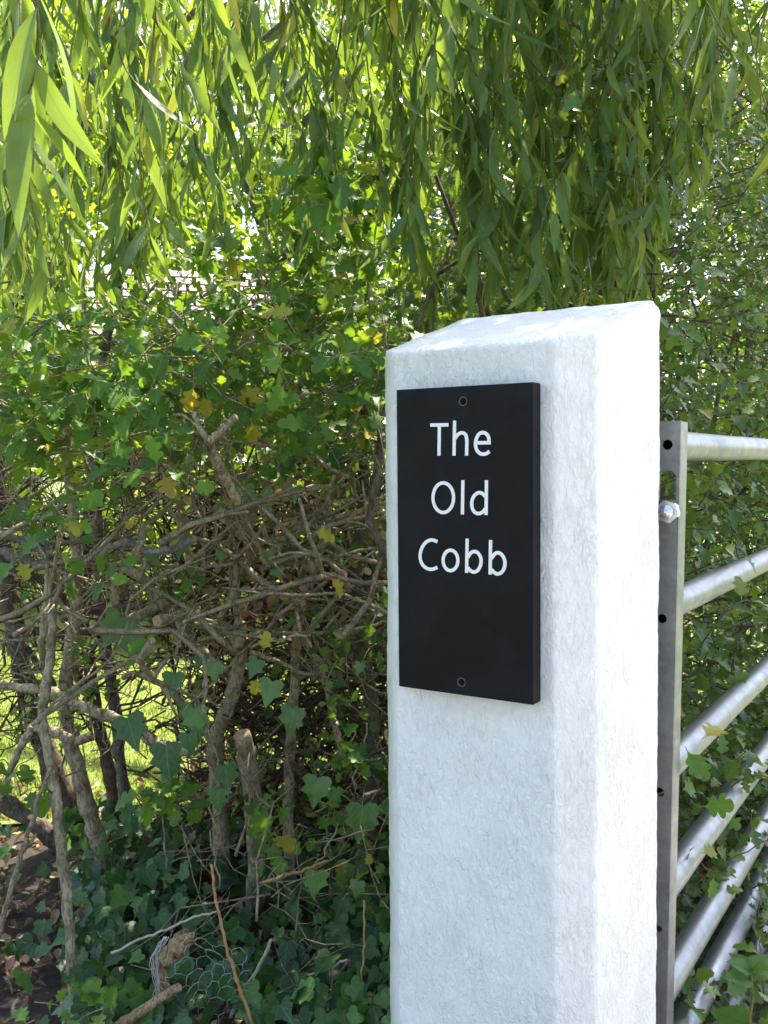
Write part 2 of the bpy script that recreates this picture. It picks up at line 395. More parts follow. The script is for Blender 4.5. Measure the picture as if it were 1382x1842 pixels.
# ------------------------------------------------------------------ pillar
UX, UY = Vector((.843, -.537, 0)).normalized(), Vector((.537, .843, 0)).normalized()
PC = Vector((.1963, 1.3678, 0)); PROT = math.atan2(-.537, .843)
PM = Matrix.Translation(PC) @ Matrix.Rotation(PROT, 4, 'Z'); PMI = PM.inverted()
hw, hd, ch = .1575, .1545, .041
HB = hd+.010
zf, zr, yr = 1.351, 1.437, -.1545+.278
pil = empty('gate_pillar', PC, PROT, label='white painted rendered pillar with sloping top carrying the black house sign', cat='pillar')
bm = bmesh.new()
ring = [(-hw+ch, -hd), (hw-ch, -hd), (hw, -hd+ch), (hw, yr), (hw-.002, HB), (-hw+.002, HB), (-hw, yr), (-hw, -hd+ch)]
def topz(y): 
    if y <= yr: return zf+(zr-zf)*(y+hd)/(yr+hd)
    return zr-(y-yr)*.25
lo = [bm.verts.new((x, y, -.05)) for x, y in ring]; hi = [bm.verts.new((x, y, topz(y)-(.004 if abs(abs(x)-hw) < .03 else 0))) for x, y in ring]
for i in range(8): bm.faces.new((lo[i], lo[(i+1) % 8], hi[(i+1) % 8], hi[i]))
bm.faces.new(lo[::-1])
bm.faces.new((hi[0], hi[1], hi[2], hi[3], hi[6], hi[7])); bm.faces.new((hi[3], hi[4], hi[5], hi[6]))
bm.normal_update()
me = bpy.data.meshes.new('t'); bm.to_mesh(me); bm.free()
to = bpy.data.objects.new('t', me); COL.objects.link(to)
rm = to.modifiers.new('r', 'REMESH'); rm.mode = 'VOXEL'; rm.voxel_size = .0055
sm = to.modifiers.new('s', 'SMOOTH'); sm.iterations = 2; sm.factor = .5
dg = bpy.context.evaluated_depsgraph_get(); dg.update()
me2 = bpy.data.meshes.new_from_object(to.evaluated_get(dg)); bpy.data.objects.remove(to)
nv = len(me2.vertices); co_ = np.empty(nv*3, np.float32); me2.vertices.foreach_get('co', co_); co_ = co_.reshape(-1, 3)
no_ = np.empty(nv*3, np.float32); me2.vertices.foreach_get('normal', no_); no_ = no_.reshape(-1, 3)
d = np.empty(nv)
for i in range(nv):
    v = Vector(co_[i]); 
    d[i] = .0016*noise.noise(v*12)+.0009*noise.noise(v*45)+.0007*noise.noise(v*110)
edge = 1-np.minimum(1, np.abs(np.abs(no_).max(1)-1)*4)
co_ += no_*d[:, None]
me2.vertices.foreach_set('co', co_.ravel()); me2.materials.clear(); me2.materials.append(M['render']); me2.shade_smooth(); me2.update()
me2.name = 'shaft'
link(bpy.data.objects.new('shaft', me2), pil)

# ------------------------------------------------------------------ sign
SX0, SX1, SZ0, SZ1, ST = -.0974, .0996, .8966, 1.2967, .025
SYF = -.1795
sg = empty('house_sign', PM @ Vector((0, -hd, SZ0)), PROT, label='black slate house sign with white letters reading The Old Cobb', cat='sign')
def sl(x, z): return Vector((x, 0, z-SZ0))           # sign-local helper; sign origin lies on the pillar face
bm = bmesh.new(); bmesh.ops.create_cube(bm, size=1)
bmesh.ops.scale(bm, vec=(SX1-SX0, ST-.002, SZ1-SZ0), verts=bm.verts)
bmesh.ops.translate(bm, vec=((SX0+SX1)/2, -(ST+.002)/2, (SZ1-SZ0)/2), verts=bm.verts)
bmesh.ops.bevel(bm, geom=bm.edges[:], offset=.0016, segments=3, profile=.5, affect='EDGES')
plq = mesh_obj('plaque', bm, M['slate'], sg)
def sign_px(px, py):
    v = ray(px, py); o = Vector((0, 0, CAM_Z))
    ol = PMI @ o; vl = PMI.to_3x3() @ v
    s = (SYF-ol.y)/vl.y; q = ol+vl*s
    return q.x, q.z-SZ0
def S1(pts): return [sign_px(740+x*200/1382, 740+y*200/1382) for x, y in pts]
def S2(pts): return [sign_px(740+x*200/1382, 940+y*200/1382) for x, y in pts]
def ell(cx, cy, rx, ry, n=40): return [(cx+rx*math.cos(2*math.pi*i/n), cy+ry*math.sin(2*math.pi*i/n)) for i in range(n+1)]
def stroke(bm, P, wdt=.0045, closed=False, curve=True, zf_=-ST-.0007, zb=-ST+.002, lift=0.0):
    P = [np.array(p, float) for p in P]
    if curve and not closed and len(P) > 2:
        P3 = spline([(a[0], a[1], 0) for a in P], 6); P = [q[:2] for q in P3]
    P = np.array(P)
    if closed: P = P[:-1]
    k = len(P)
    T = (np.roll(P, -1, 0)-np.roll(P, 1, 0)) if closed else np.gradient(P, axis=0)
    T /= np.linalg.norm(T, axis=1)[:, None]
    Nn = np.stack([-T[:, 1], T[:, 0]], -1)*wdt/2
    def vv(p, y): return bm.verts.new((p[0], y-lift, p[1]))
    L = [vv(p+n, zf_) for p, n in zip(P, Nn)]; Rr = [vv(p-n, zf_) for p, n in zip(P, Nn)]
    Lb = [vv(p+n, zb) for p, n in zip(P, Nn)]; Rb = [vv(p-n, zb) for p, n in zip(P, Nn)]
    for i in range(k if closed else k-1):
        j = (i+1) % k
        bm.faces.new((L[i], L[j], Rr[j], Rr[i])); bm.faces.new((Lb[i], Lb[j], L[j], L[i])); bm.faces.new((Rr[i], Rr[j], Rb[j], Rb[i]))
    if not closed:
        bm.faces.new((L[0], Rr[0], Rb[0], Lb[0])); bm.faces.new((L[-1], Lb[-1], Rb[-1], Rr[-1]))
def letter(name, strokes):
    bm = bmesh.new()
    for i, (P, closed) in enumerate(strokes): stroke(bm, P, closed=closed, lift=i*.00012)
    bmesh.ops.recalc_face_normals(bm, faces=bm.faces[:])
    return mesh_obj(name, bm, M['letter'], sg)
letter('letter', [(S1([(240, 170), (464, 168)]), 0), (S1([(352, 172), (347, 550)]), 0)])
letter('letter', [(S1([(541, 115), (533, 550)]), 0), (S1([(548, 340), (580, 290), (630, 266), (675, 288), (692, 345), (693, 420), (690, 550)]), 0)])
letter('letter', [(S1([(818, 391), (990, 389)]), 0), (S1([(969, 390), (965, 330), (940, 284), (892, 263), (842, 285), (810, 345), (801, 410), (815, 475), (850, 518), (895, 532), (940, 522), (974, 498)]), 0)])
letter('letter', [(S1(ell(400, 1073, 128, 184, 64)), 1)])
letter('letter', [(S1([(644, 855), (638, 1280)]), 0)])
letter('letter', [(S1([(937, 855), (932, 1288)]), 0), (S1([(925, 1058), (882, 1018), (838, 1011), (793, 1040), (763, 1090), (754, 1150), (765, 1213), (798, 1258), (845, 1269), (890, 1250), (924, 1208)]), 0)])
letter('letter', [(S2([(326, 238), (285, 221), (245, 217), (190, 240), (142, 300), (115, 380), (115, 450), (137, 513), (177, 558), (230, 579), (280, 576), (325, 556)]), 0)])
letter('letter', [(S2(ell(490, 470, 92, 127, 56)), 1)])
letter('letter', [(S2([(697, 200), (690, 625)]), 0), (S2([(706, 432), (745, 376), (793, 359), (838, 385), (866, 440), (870, 492), (856, 550), (826, 596), (785, 614), (745, 602), (706, 560)]), 0)])
letter('letter', [(S2([(988, 217), (982, 645)]), 0), (S2([(998, 448), (1040, 390), (1085, 374), (1130, 402), (1160, 458), (1167, 510), (1156, 570), (1125, 618), (1080, 637), (1040, 625), (998, 582)]), 0)])
for px, py in ((834, 722), (831, 1227)):
    x, z = sign_px(px, py)
    bm = bmesh.new()
    bmesh.ops.create_cone(bm, cap_ends=True, segments=24, radius1=.0046, radius2=.0046, depth=.002, matrix=Matrix.Rotation(R(90), 4, 'X'))
    for a in (35, 125):
        r_ = bmesh.ops.create_cube(bm, size=1, matrix=Matrix.Translation((0, -.0012, 0)) @ Matrix.Rotation(R(a), 4, 'Y') @ Matrix.Diagonal((.0055, .0008, .0011, 1)))
    o = mesh_obj('screw', bm, M['screw'], sg); o.location = (x, -ST+.0002, z)
    bm = bmesh.new()   # countersunk rim round the screw
    r0 = [bm.verts.new((.0062*math.cos(a), -.0013, .0062*math.sin(a))) for a in np.linspace(0, 2*math.pi, 25)[:-1]]
    r1 = [bm.verts.new((.0054*math.cos(a), -.0016, .0054*math.sin(a))) for a in np.linspace(0, 2*math.pi, 25)[:-1]]
    r2 = [bm.verts.new((.0046*math.cos(a), -.0009, .0046*math.sin(a))) for a in np.linspace(0, 2*math.pi, 25)[:-1]]
    for i in range(24):
        j = (i+1) % 24; bm.faces.new((r0[i], r0[j], r1[j], r1[i])); bm.faces.new((r1[i], r1[j], r2[j], r2[i]))
    bmesh.ops.recalc_face_normals(bm, faces=bm.faces[:])
    mesh_obj('countersink', bm, M['worn'], o, True)

# ------------------------------------------------------------------ gate
GP = at(1225, 757, 1.452)        # top right corner of the stile face
# lean: find lateral drift so that the corner line passes px 1199 at y 1842
best = None
for h in np.linspace(.7, 1.0, 301):
    for dl in np.linspace(-.05, .05, 101):
        q = GP+UX*dl+Vector((0, 0, -h)); v = CR.transposed() @ (q-Vector((0, 0, CAM_Z)))
        x = 691+F*v.x/-v.z; y = 921-F*v.y/-v.z
        e = (x-1199)**2+(y-1842)**2
        if best is None or e < best[0]: best = (e, h, dl)
LEAN = math.atan2(best[2], best[1])
GTOP = GP.z
gate = empty('field_gate', (GP.x, GP.y, 0), 0, label='galvanised tubular steel field gate hung behind the white pillar', cat='gate')
# gate local frame: origin = stile corner at top, x lateral (right), y along the rails (away), z up
GM = Matrix.Translation(GP) @ Matrix.Rotation(PROT, 4, 'Z') @ Matrix.Rotation(math.atan2(-best[2], best[1]), 4, 'Y')
def gput(o):
    o.parent = gate; o.matrix_parent_inverse = Matrix.Identity(4)
    o.matrix_basis = Matrix.Translation(-Vector((GP.x, GP.y, 0))) @ GM @ o.matrix_basis
    return o
def gbox(bm, x0, x1, y0, y1, z0, z1):
    m = Matrix.Translation(((x0+x1)/2, (y0+y1)/2, (z0+z1)/2)) @ Matrix.Diagonal((x1-x0, y1-y0, z1-z0, 1))
    bmesh.ops.create_cube(bm, size=1, matrix=m)
def gmesh(name, bm, mat, smooth=False):
    o = mesh_obj(name, bm, mat, None, smooth); gput(o); return o
def gpx(px, py, y=0.0):
    """pixel -> gate-local (x,z) on the plane local y"""
    I = GM.inverted(); o = I @ Vector((0, 0, CAM_Z)); v = I.to_3x3() @ ray(px, py)
    s = (y-o.y)/v.y; q = o+v*s; return q.x, q.z
PT = .006
bm = bmesh.new(); gbox(bm, -.062, 0, 0, PT, -1.06, 0)
plate = gmesh('stile_plate', bm, M['galvd'])
cut = bmesh.new()
for hx, hy, hr in ((1201, 800, .0078), (1191, 1113, .0072), (1187, 1425, .0072), (1183, 1670, .0072)):
    x, z = gpx(hx, hy)
    bmesh.ops.create_cone(cut, cap_ends=True, segments=24, radius1=hr, radius2=hr, depth=.03, matrix=Matrix.Translation((x, .003, z)) @ Matrix.Rotation(R(90), 4, 'X'))
x0, z0 = gpx(1214, 846); x1, z1 = gpx(1190, 905)
sw = .021
vs = []
for s_ in (-.01, .02):
    pts = [(x0-sw+sw/2*math.cos(a)+sw*.5, z0-sw/2+sw/2*math.sin(a)) for a in np.linspace(0, math.pi, 10)]
    xc = x0-sw/2
    pts = [(xc+sw*.62*math.cos(a), z0-sw*.5+sw*.5*math.sin(a)) for a in np.linspace(0, math.pi, 12)]+[(xc-sw*.62, z1), (xc+sw*.62, z1)]
    vs.append([cut.verts.new((x, s_, z)) for x, z in pts])
k = len(vs[0])
for i in range(k): cut.faces.new((vs[0][i], vs[0][(i+1) % k], vs[1][(i+1) % k], vs[1][i]))
cut.faces.new(vs[0]); cut.faces.new(vs[1][::-1]); bmesh.ops.recalc_face_normals(cut, faces=cut.faces[:])
cm = bpy.data.meshes.new('c'); cut.to_mesh(cm); cut.free(); cobj = bpy.data.objects.new('c', cm); COL.objects.link(cobj)
cobj.matrix_world = GM
bpy.context.view_layer.update()
md = plate.modifiers.new('b', 'BOOLEAN'); md.object = cobj; md.operation = 'DIFFERENCE'; md.solver = 'EXACT'
dg = bpy.context.evaluated_depsgraph_get(); dg.update()
nm = bpy.data.meshes.new_from_object(plate.evaluated_get(dg)); plate.modifiers.clear(); plate.data = nm; nm.name = 'stile_plate'
bpy.data.objects.remove(cobj)
bm = bmesh.new(); gbox(bm, -.0062, -.0002, PT+.0002, .042, -1.06, -.0005)
bmesh.ops.bevel(bm, geom=bm.edges[:], offset=.0008, segments=2, affect='EDGES')
gmesh('stile_flange', bm, M['galv'])
TR = .0245
tx = -.0072-TR
rail_px = [(1238, 802), (1228, 1096), (1216, 1395), (1212, 1619), (1209, 1812), (1208, 1965), (1208, 2128)]
for px, py in rail_px:
    x, z = gpx(px, py, .042)
    tb = Tubes()
    P = np.stack([np.full(24, tx), np.linspace(PT+.002, 3.0, 24), np.full(24, z)], -1)
    P[1:-1, 0] += RNG.normal(0, .0004, 22); P[1:-1, 2] += RNG.normal(0, .0004, 22)
    tb.add(P, TR, 32, caps=False)
    o = tb.build('rail', M['galv']); gput(o)
    th = np.linspace(0, 2*math.pi, 40); wb = Tubes()
    wb.add(np.stack([tx+(TR+.001)*np.cos(th), PT+.002+.0008*np.sin(th*9), z+(TR+.001)*np.sin(th)], 1) if False else np.stack([tx+(TR+.001)*np.cos(th), np.full(40, PT+.003), z+(TR+.001)*np.sin(th)], 1), .003*(1+.15*np.sin(th*11)), 6, caps=False)
    gput(wb.build('weld', M['galvd']))
    rz = z
bm = bmesh.new(); gbox(bm, tx-.03, tx+.03, 3.0, 3.006, -1.1, 0.0); gmesh('end_plate', bm, M['galvd'])
for yy in (1.55,):
    bm = bmesh.new(); gbox(bm, tx-TR-.008, tx-TR-.0005, yy, yy+.04, -1.02, -.03); gmesh('upright_bar', bm, M['galvd'])
# hinge bolt: washer plate, hex nut, threaded rod
bx, bz = gpx(1198, 921, -.02)
bm = bmesh.new(); bmesh.ops.create_cone(bm, cap_ends=True, segments=6, radius1=.0185, radius2=.0185, depth=.016, matrix=Matrix.Translation((bx, -.0095, bz)) @ Matrix.Rotation(R(90), 4, 'X') @ Matrix.Rotation(R(14), 4, 'Z'))
bmesh.ops.bevel(bm, geom=bm.edges[:], offset=.0016, segments=2, affect='EDGES')
gmesh('hinge_nut', bm, M['zinc'])
bm = bmesh.new(); bmesh.ops.create_cone(bm, cap_ends=True, segments=28, radius1=.0105, radius2=.0105, depth=.036, matrix=Matrix.Translation((bx, -.012, bz)) @ Matrix.Rotation(R(90), 4, 'X'))
bmesh.ops.bevel(bm, geom=[e for e in bm.edges if abs(e.verts[0].co.y-e.verts[1].co.y) < 1e-6 and e.verts[0].co.y < -.02], offset=.003, segments=3, affect='EDGES')
gmesh('hinge_bolt', bm, M['zinc'], True)
bm = bmesh.new(); gbox(bm, bx-.03, bx+.012, -.0035, -.0012, bz-.033, bz+.018); gmesh('washer_plate', bm, M['galvd'])
# gudgeon strap fixed to the back of the pillar
hg = empty('hinge_bracket', PM @ Vector((hw, hd, GTOP-.1)), PROT, label='grey steel hinge bracket fixed to the back of the white pillar', cat='bracket')
zb_ = bz+.03
bm = bmesh.new(); gbox(bm, -.07, -.018, .002, .008, -.075, .075); mesh_obj('back_plate', bm, M['galvd'], hg)
bm = bmesh.new(); gbox(bm, -.027, -.021, .0082, .04, -.05, .045); mesh_obj('lug', bm, M['galv'], hg)

exec_parts = True
# ================================================================== vegetation
def rnd_dirs(n, up=0.0):
    d = RNG.normal(size=(n, 3)); d[:, 2] += up; return d/np.linalg.norm(d, axis=1)[:, None]

def sprigs(C, D, nleaf, ls, L, twigs=None, droop=.15, tr=.0011, spread=.8, upn=.9, view=.5):
    """shoots at C growing along D with nleaf leaves each. Returns leaf arrays P,A,N,S."""
    n = len(C); Ps, As, Ns, Ss = [], [], [], []
    D = D/(np.linalg.norm(D, axis=1)[:, None])
    Ln = L*(.6+.8*RNG.random(n))
    side = np.cross(D, rnd_dirs(n)); side /= np.linalg.norm(side, axis=1)[:, None]
    up = np.cross(D, side)
    for k in range(nleaf):
        t_ = (k+.5+RNG.random(n)*.5)/nleaf
        pos = C+D*(Ln*t_)[:, None]; pos[:, 2] -= droop*Ln*t_**2
        ang = k*2.4+RNG.random(n)
        outd = np.cos(ang)[:, None]*side+np.sin(ang)[:, None]*up
        a = D*(1-spread+.4*t_)[:, None]+outd*spread; a[:, 2] -= .1
        nn = rnd_dirs(n)*.65; nn[:, 2] += upn; nn[:, 1] -= view; nn[:, 0] += .15
        Ps.append(pos); As.append(a); Ns.append(nn); Ss.append(ls*(.6+.6*RNG.random(n)))
    if twigs is not None:
        for i in range(n):
            tt = np.array([-.25, .3, .65, 1.0])
            pts = C[i]+D[i]*(Ln[i]*tt)[:, None]; pts[:, 2] -= droop*Ln[i]*tt*np.abs(tt)
            twigs.add(pts, [tr*1.6, tr*.7], 4)
    return np.concatenate(Ps), np.concatenate(As), np.concatenate(Ns), np.concatenate(Ss)

def traced(pts, Y, n=5, amp=.002):
    """pixel polyline -> 3-D path; Y number or list of depths"""
    Ys = Y if hasattr(Y, '__len__') else [Y]*len(pts)
    if len(Ys) != len(pts): Ys = np.interp(np.linspace(0, 1, len(pts)), np.linspace(0, 1, len(Ys)), Ys)
    P = [at(x, y, d) for (x, y), d in zip(pts, Ys)]
    return wob(spline(P, n), amp)
def pr(wpx, Y): return wpx/2/F*Y
def branch(tb, pts, Y, w0, w1=None, n=5, amp=.0016, sides=9):
    Ym = np.mean(Y); w1 = w1 or w0
    P = traced(pts, Y, n, amp); k = len(P)
    r = np.linspace(pr(w0, Ym), pr(w1, Ym), k)*(1+.07*RNG.normal(size=k))
    tb.add(P, r, sides, .05); return P
def cutface(P, i, r, parent):
    """pale sawn face at the end of a branch path"""
    P = np.asarray(P); d = P[0]-P[1] if i == 0 else P[-1]-P[-2]; d /= np.linalg.norm(d); e = P[0] if i == 0 else P[-1]
    tb = Tubes(); tb.add([e-d*.002, e+d*.0015], r, 12); 
    o = tb.build('cut_end', M['cut'], None, False); rel(o, parent); return o

SH = []
def shrub(label, base, name='hawthorn_shrub', cat='shrub'):
    e = empty(name, base, label=label, cat=cat, group='hawthorn stems of the hedge left of the pillar')
    s_ = {'e': e, 'x': base[0], 'tw': Tubes(), 'iw': Tubes(), 'LP': [], 'YP': [], 'DP': []}
    SH.append(s_); return s_
def part(s_, tb, name, mat): 
    o = tb.build(name, mat); rel(o, s_['e']); return o

# ---- G : thick dark trunk at the far left
def ground(px, py):
    v = ray(px, py); s = -CAM_Z/v.z; return Vector((v.x*s, v.y*s, 0))
s1 = shrub('thick dark hawthorn trunk at the far left edge of the hedge', ground(160, 1520))
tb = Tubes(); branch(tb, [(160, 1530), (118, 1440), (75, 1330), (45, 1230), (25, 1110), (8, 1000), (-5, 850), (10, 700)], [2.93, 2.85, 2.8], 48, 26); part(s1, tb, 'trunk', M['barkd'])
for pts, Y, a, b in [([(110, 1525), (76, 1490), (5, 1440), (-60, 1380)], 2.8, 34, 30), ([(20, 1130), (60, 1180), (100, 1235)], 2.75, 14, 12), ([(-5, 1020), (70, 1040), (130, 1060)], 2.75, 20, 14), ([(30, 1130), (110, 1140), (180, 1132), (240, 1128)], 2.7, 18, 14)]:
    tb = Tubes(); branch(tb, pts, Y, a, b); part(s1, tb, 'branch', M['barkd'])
# ---- E : leaning speckled trunk
s2 = shrub('leaning speckled hawthorn trunk rooted in the ivy left of centre', ground(208, 1612))
tb = Tubes(); branch(tb, [(210, 1615), (190, 1555), (172, 1500), (155, 1440), (138, 1376), (120, 1310), (118, 1240), (130, 1150), (140, 1060), (135, 950), (120, 820), (125, 700)], [2.62, 2.5, 2.4], 36, 15); part(s2, tb, 'trunk', M['bark'])
tb = Tubes(); P = branch(tb, [(62, 1306), (100, 1318), (135, 1332), (168, 1324)], [2.2, 2.25], 22, 17); part(s2, tb, 'branch', M['bark']); cutface(P, 0, pr(15, 2.2), s2['e']); cutface(P, -1, pr(15, 2.25), s2['e'])
tb = Tubes(); branch(tb, [(60, 1306), (40, 1340), (22, 1380), (0, 1440)], 2.2, 14, 12); part(s2, tb, 'branch', M['bark'])
tb = Tubes(); branch(tb, [(-10, 1232), (60, 1238), (96, 1246), (155, 1272), (207, 1295), (258, 1320), (300, 1345), (344, 1350)], [2.35, 2.3], 15, 24); part(s2, tb, 'branch', M['bark'])
# ---- D : slender pale stem in front
s3 = shrub('slender pale hawthorn stem running down past the leaf litter at left', ground(145, 1880))
tb = Tubes(); P = branch(tb, [(146, 1885), (137, 1842), (127, 1693), (114, 1553), (96, 1401), (82, 1330), (77, 1270), (88, 1200), (93, 1146), (96, 1081), (93, 1003)], [1.95, 2.0, 2.15], 22, 15); part(s3, tb, 'trunk', M['bark'])
tb = Tubes(); branch(tb, [(93, 1010), (80, 1120), (75, 1160), (78, 1200)], 2.2, 13, 13); part(s3, tb, 'branch', M['bark'])
tb = Tubes(); P = branch(tb, [(-10, 990), (30, 1000), (62, 1012), (120, 1012), (170, 1000), (200, 985), (235, 975), (265, 990), (305, 988), (350, 968)], [2.05, 2.0], 13, 15); part(s3, tb, 'branch', M['barkg']); cutface(P, -1, pr(12, 2.0), s3['e'])
tb = Tubes(); branch(tb, [(0, 960), (40, 978), (75, 990), (95, 1005)], 2.05, 9, 9); part(s3, tb, 'branch', M['barkg'])
tb = Tubes(); P = branch(tb, [(93, 1003), (80, 980), (70, 972), (66, 955)], 2.05, 12, 8); part(s3, tb, 'branch', M['barkg'])
tb = Tubes(); P = branch(tb, [(27, 1012), (18, 1000), (6, 990)], 2.0, 16, 16); part(s3, tb, 'branch', M['barkg']); cutface(P, 0, pr(13, 2.0), s3['e'])
# ---- F : pair of dark upright stems
s4 = shrub('dark upright hawthorn stem against the sunlit lawn, left of its twin', ground(214, 1506))
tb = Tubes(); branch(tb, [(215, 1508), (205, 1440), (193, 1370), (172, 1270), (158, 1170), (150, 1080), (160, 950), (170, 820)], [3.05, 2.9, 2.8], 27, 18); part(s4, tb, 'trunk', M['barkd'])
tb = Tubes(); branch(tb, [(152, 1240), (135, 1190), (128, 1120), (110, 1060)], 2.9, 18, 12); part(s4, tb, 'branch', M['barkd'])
s5 = shrub('tall grey hawthorn stem rising through the leaves, beside the sunlit lawn', ground(233, 1508))
tb = Tubes(); branch(tb, [(233, 1510), (225, 1430), (212, 1330), (200, 1230), (186, 1140), (180, 1060), (176, 960), (172, 850), (170, 760), (176, 680), (188, 625), (203, 565), (210, 500), (216, 430), (222, 350), (230, 250), (236, 120), (238, -40)], [3.02, 2.7, 2.4, 2.3, 2.25], 27, 9); part(s5, tb, 'trunk', M['barkg'])
tb = Tubes(); P = branch(tb, [(178, 1134), (215, 1122), (250, 1108), (290, 1088)], [2.3, 2.35], 16, 20); part(s5, tb, 'branch', M['bark']); cutface(P, 0, pr(13, 2.3), s5['e'])
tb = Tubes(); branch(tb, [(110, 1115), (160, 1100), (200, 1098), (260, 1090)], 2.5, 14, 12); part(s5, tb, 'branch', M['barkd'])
tb = Tubes(); branch(tb, [(186, 690), (160, 640), (156, 600), (150, 540), (152, 480)], 2.4, 11, 6); part(s5, tb, 'branch', M['bark'])
# ---- A : main speckled stem in the middle, with the big knotted limb
s6 = shrub('speckled hawthorn stem curving up beside the sawn-off stub', ground(402, 1605))
tb = Tubes(); branch(tb, [(403, 1606), (400, 1520), (392, 1420), (388, 1340), (405, 1285), (422, 1240), (433, 1184), (432, 1120)], [2.6, 2.4, 2.3], 34, 20); part(s6, tb, 'trunk', M['bark'])
tb = Tubes(); P = branch(tb, [(430, 1180), (429, 1122), (427, 1070), (425, 1021)], 2.28, 16, 11); part(s6, tb, 'branch', M['bark'])
tb = Tubes(); branch(tb, [(432, 1190), (425, 1150), (400, 1130), (350, 1120), (310, 1100), (280, 1075), (262, 1050), (245, 1030), (200, 1020), (140, 1012)], [2.28, 2.15], 24, 16); part(s6, tb, 'branch', M['bark'])
tb = Tubes(); branch(tb, [(262, 1052), (285, 1040), (312, 1020), (330, 1022), (350, 1035)], 2.1, 13, 9); part(s6, tb, 'branch', M['bark'])
tb = Tubes(); branch(tb, [(250, 1040), (262, 1010), (270, 992)], 2.08, 13, 9); part(s6, tb, 'branch', M['bark'])
tb = Tubes(); P = branch(tb, [(410, 1205), (385, 1190), (355, 1160), (325, 1130), (318, 1110)], 2.2, 14, 12); part(s6, tb, 'branch', M['bark'])
tb = Tubes(); P = branch(tb, [(202, 1025), (206, 1055), (207, 1090), (205, 1115)], 2.1, 12, 11); part(s6, tb, 'branch', M['bark']); cutface(P, 0, pr(10, 2.1), s6['e'])
tb = Tubes(); P = branch(tb, [(283, 1117), (310, 1112), (340, 1100)], [2.05, 2.2], 20, 14); part(s6, tb, 'branch', M['bark']); cutface(P, 0, pr(18, 2.05), s6['e'])
tb = Tubes(); branch(tb, [(440, 1030), (452, 1000), (450, 960), (430, 905), (405, 860), (390, 830), (376, 792)], [2.35, 1.95, 1.84], 18, 17); P = branch(tb, [(376, 795), (398, 775), (424, 750)], 1.83, 15, 13); part(s6, tb, 'branch', M['bark']); cutface(P, -1, pr(11, 1.83), s6['e'])
tb = Tubes(); P = branch(tb, [(376, 795), (358, 770), (350, 740)], 1.84, 12, 9); branch(tb, [(355, 765), (335, 750), (312, 745)], 1.84, 6, 5); part(s6, tb, 'branch', M['bark'])
tb = Tubes(); branch(tb, [(388, 1345), (360, 1300), (300, 1240), (250, 1212), (222, 1218)], [2.45, 2.5], 16, 12); part(s6, tb, 'branch', M['bark'])
# ---- B : sawn-off stub
s7 = shrub('thick speckled hawthorn stub sawn off short beside the ivy leaves', ground(455, 1662))
tb = Tubes(); P = branch(tb, [(454, 1665), (460, 1600), (462, 1520), (455, 1430), (443, 1365), (435, 1322)], [2.46, 2.35, 2.25], 36, 31, sides=14); part(s7, tb, 'trunk', M['bark']); cutface(P, -1, pr(28, 2.25), s7['e'])
# ---- C : stem to the right of centre
s8 = shrub('crooked brown hawthorn stem right of the sawn-off stub', ground(528, 1640))
tb = Tubes(); branch(tb, [(527, 1645), (520, 1540), (520, 1430), (523, 1350), (528, 1262), (531, 1184), (535, 1133), (548, 1075), (566, 1034), (577, 985), (590, 930), (600, 850), (640, 740), (655, 600)], [2.5, 2.4, 2.3], 22, 10); part(s8, tb, 'trunk', M['bark'])
for pts, Y, a, b in [([(350, 1122), (440, 1132), (530, 1137), (600, 1136), (660, 1128), (705, 1115)], 2.2, 8, 5), ([(440, 985), (480, 975), (530, 965), (570, 935), (630, 925), (705, 890)], 2.2, 13, 9), ([(540, 1140), (570, 1190), (590, 1240), (600, 1290), (620, 1370)], 2.45, 16, 12), ([(450, 1165), (500, 1150), (560, 1142)], 2.1, 6, 5), ([(450, 1172), (500, 1190), (550, 1212), (590, 1200)], 2.25, 9, 6)]:
    tb = Tubes(); branch(tb, pts, Y, a, b); part(s8, tb, 'branch', M['bark'])
# ---- right-hand stems next to the pillar
s9 = shrub('brown hawthorn stem growing close beside the pillar', ground(668, 1600))
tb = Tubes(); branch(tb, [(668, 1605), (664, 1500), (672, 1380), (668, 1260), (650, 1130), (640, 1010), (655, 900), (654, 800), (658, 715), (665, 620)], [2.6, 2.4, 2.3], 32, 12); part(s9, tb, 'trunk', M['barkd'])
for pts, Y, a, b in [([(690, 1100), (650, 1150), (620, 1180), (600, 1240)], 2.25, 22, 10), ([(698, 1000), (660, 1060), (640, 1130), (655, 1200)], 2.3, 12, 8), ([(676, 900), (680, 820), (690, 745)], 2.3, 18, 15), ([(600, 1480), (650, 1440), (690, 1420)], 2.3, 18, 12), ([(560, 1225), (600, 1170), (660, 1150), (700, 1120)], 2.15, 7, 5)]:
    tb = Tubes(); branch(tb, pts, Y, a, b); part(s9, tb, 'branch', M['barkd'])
s10 = shrub('bare pale hawthorn stem poking up just left of the pillar top', ground(775, 1500))
tb = Tubes(); P = branch(tb, [(770, 1520), (772, 1200), (770, 900), (773, 640), (776, 560), (782, 490)], [2.9, 2.7, 2.5], 26, 13); part(s10, tb, 'trunk', M['barkg']); cutface(P, -1, pr(10, 2.5), s10['e'])

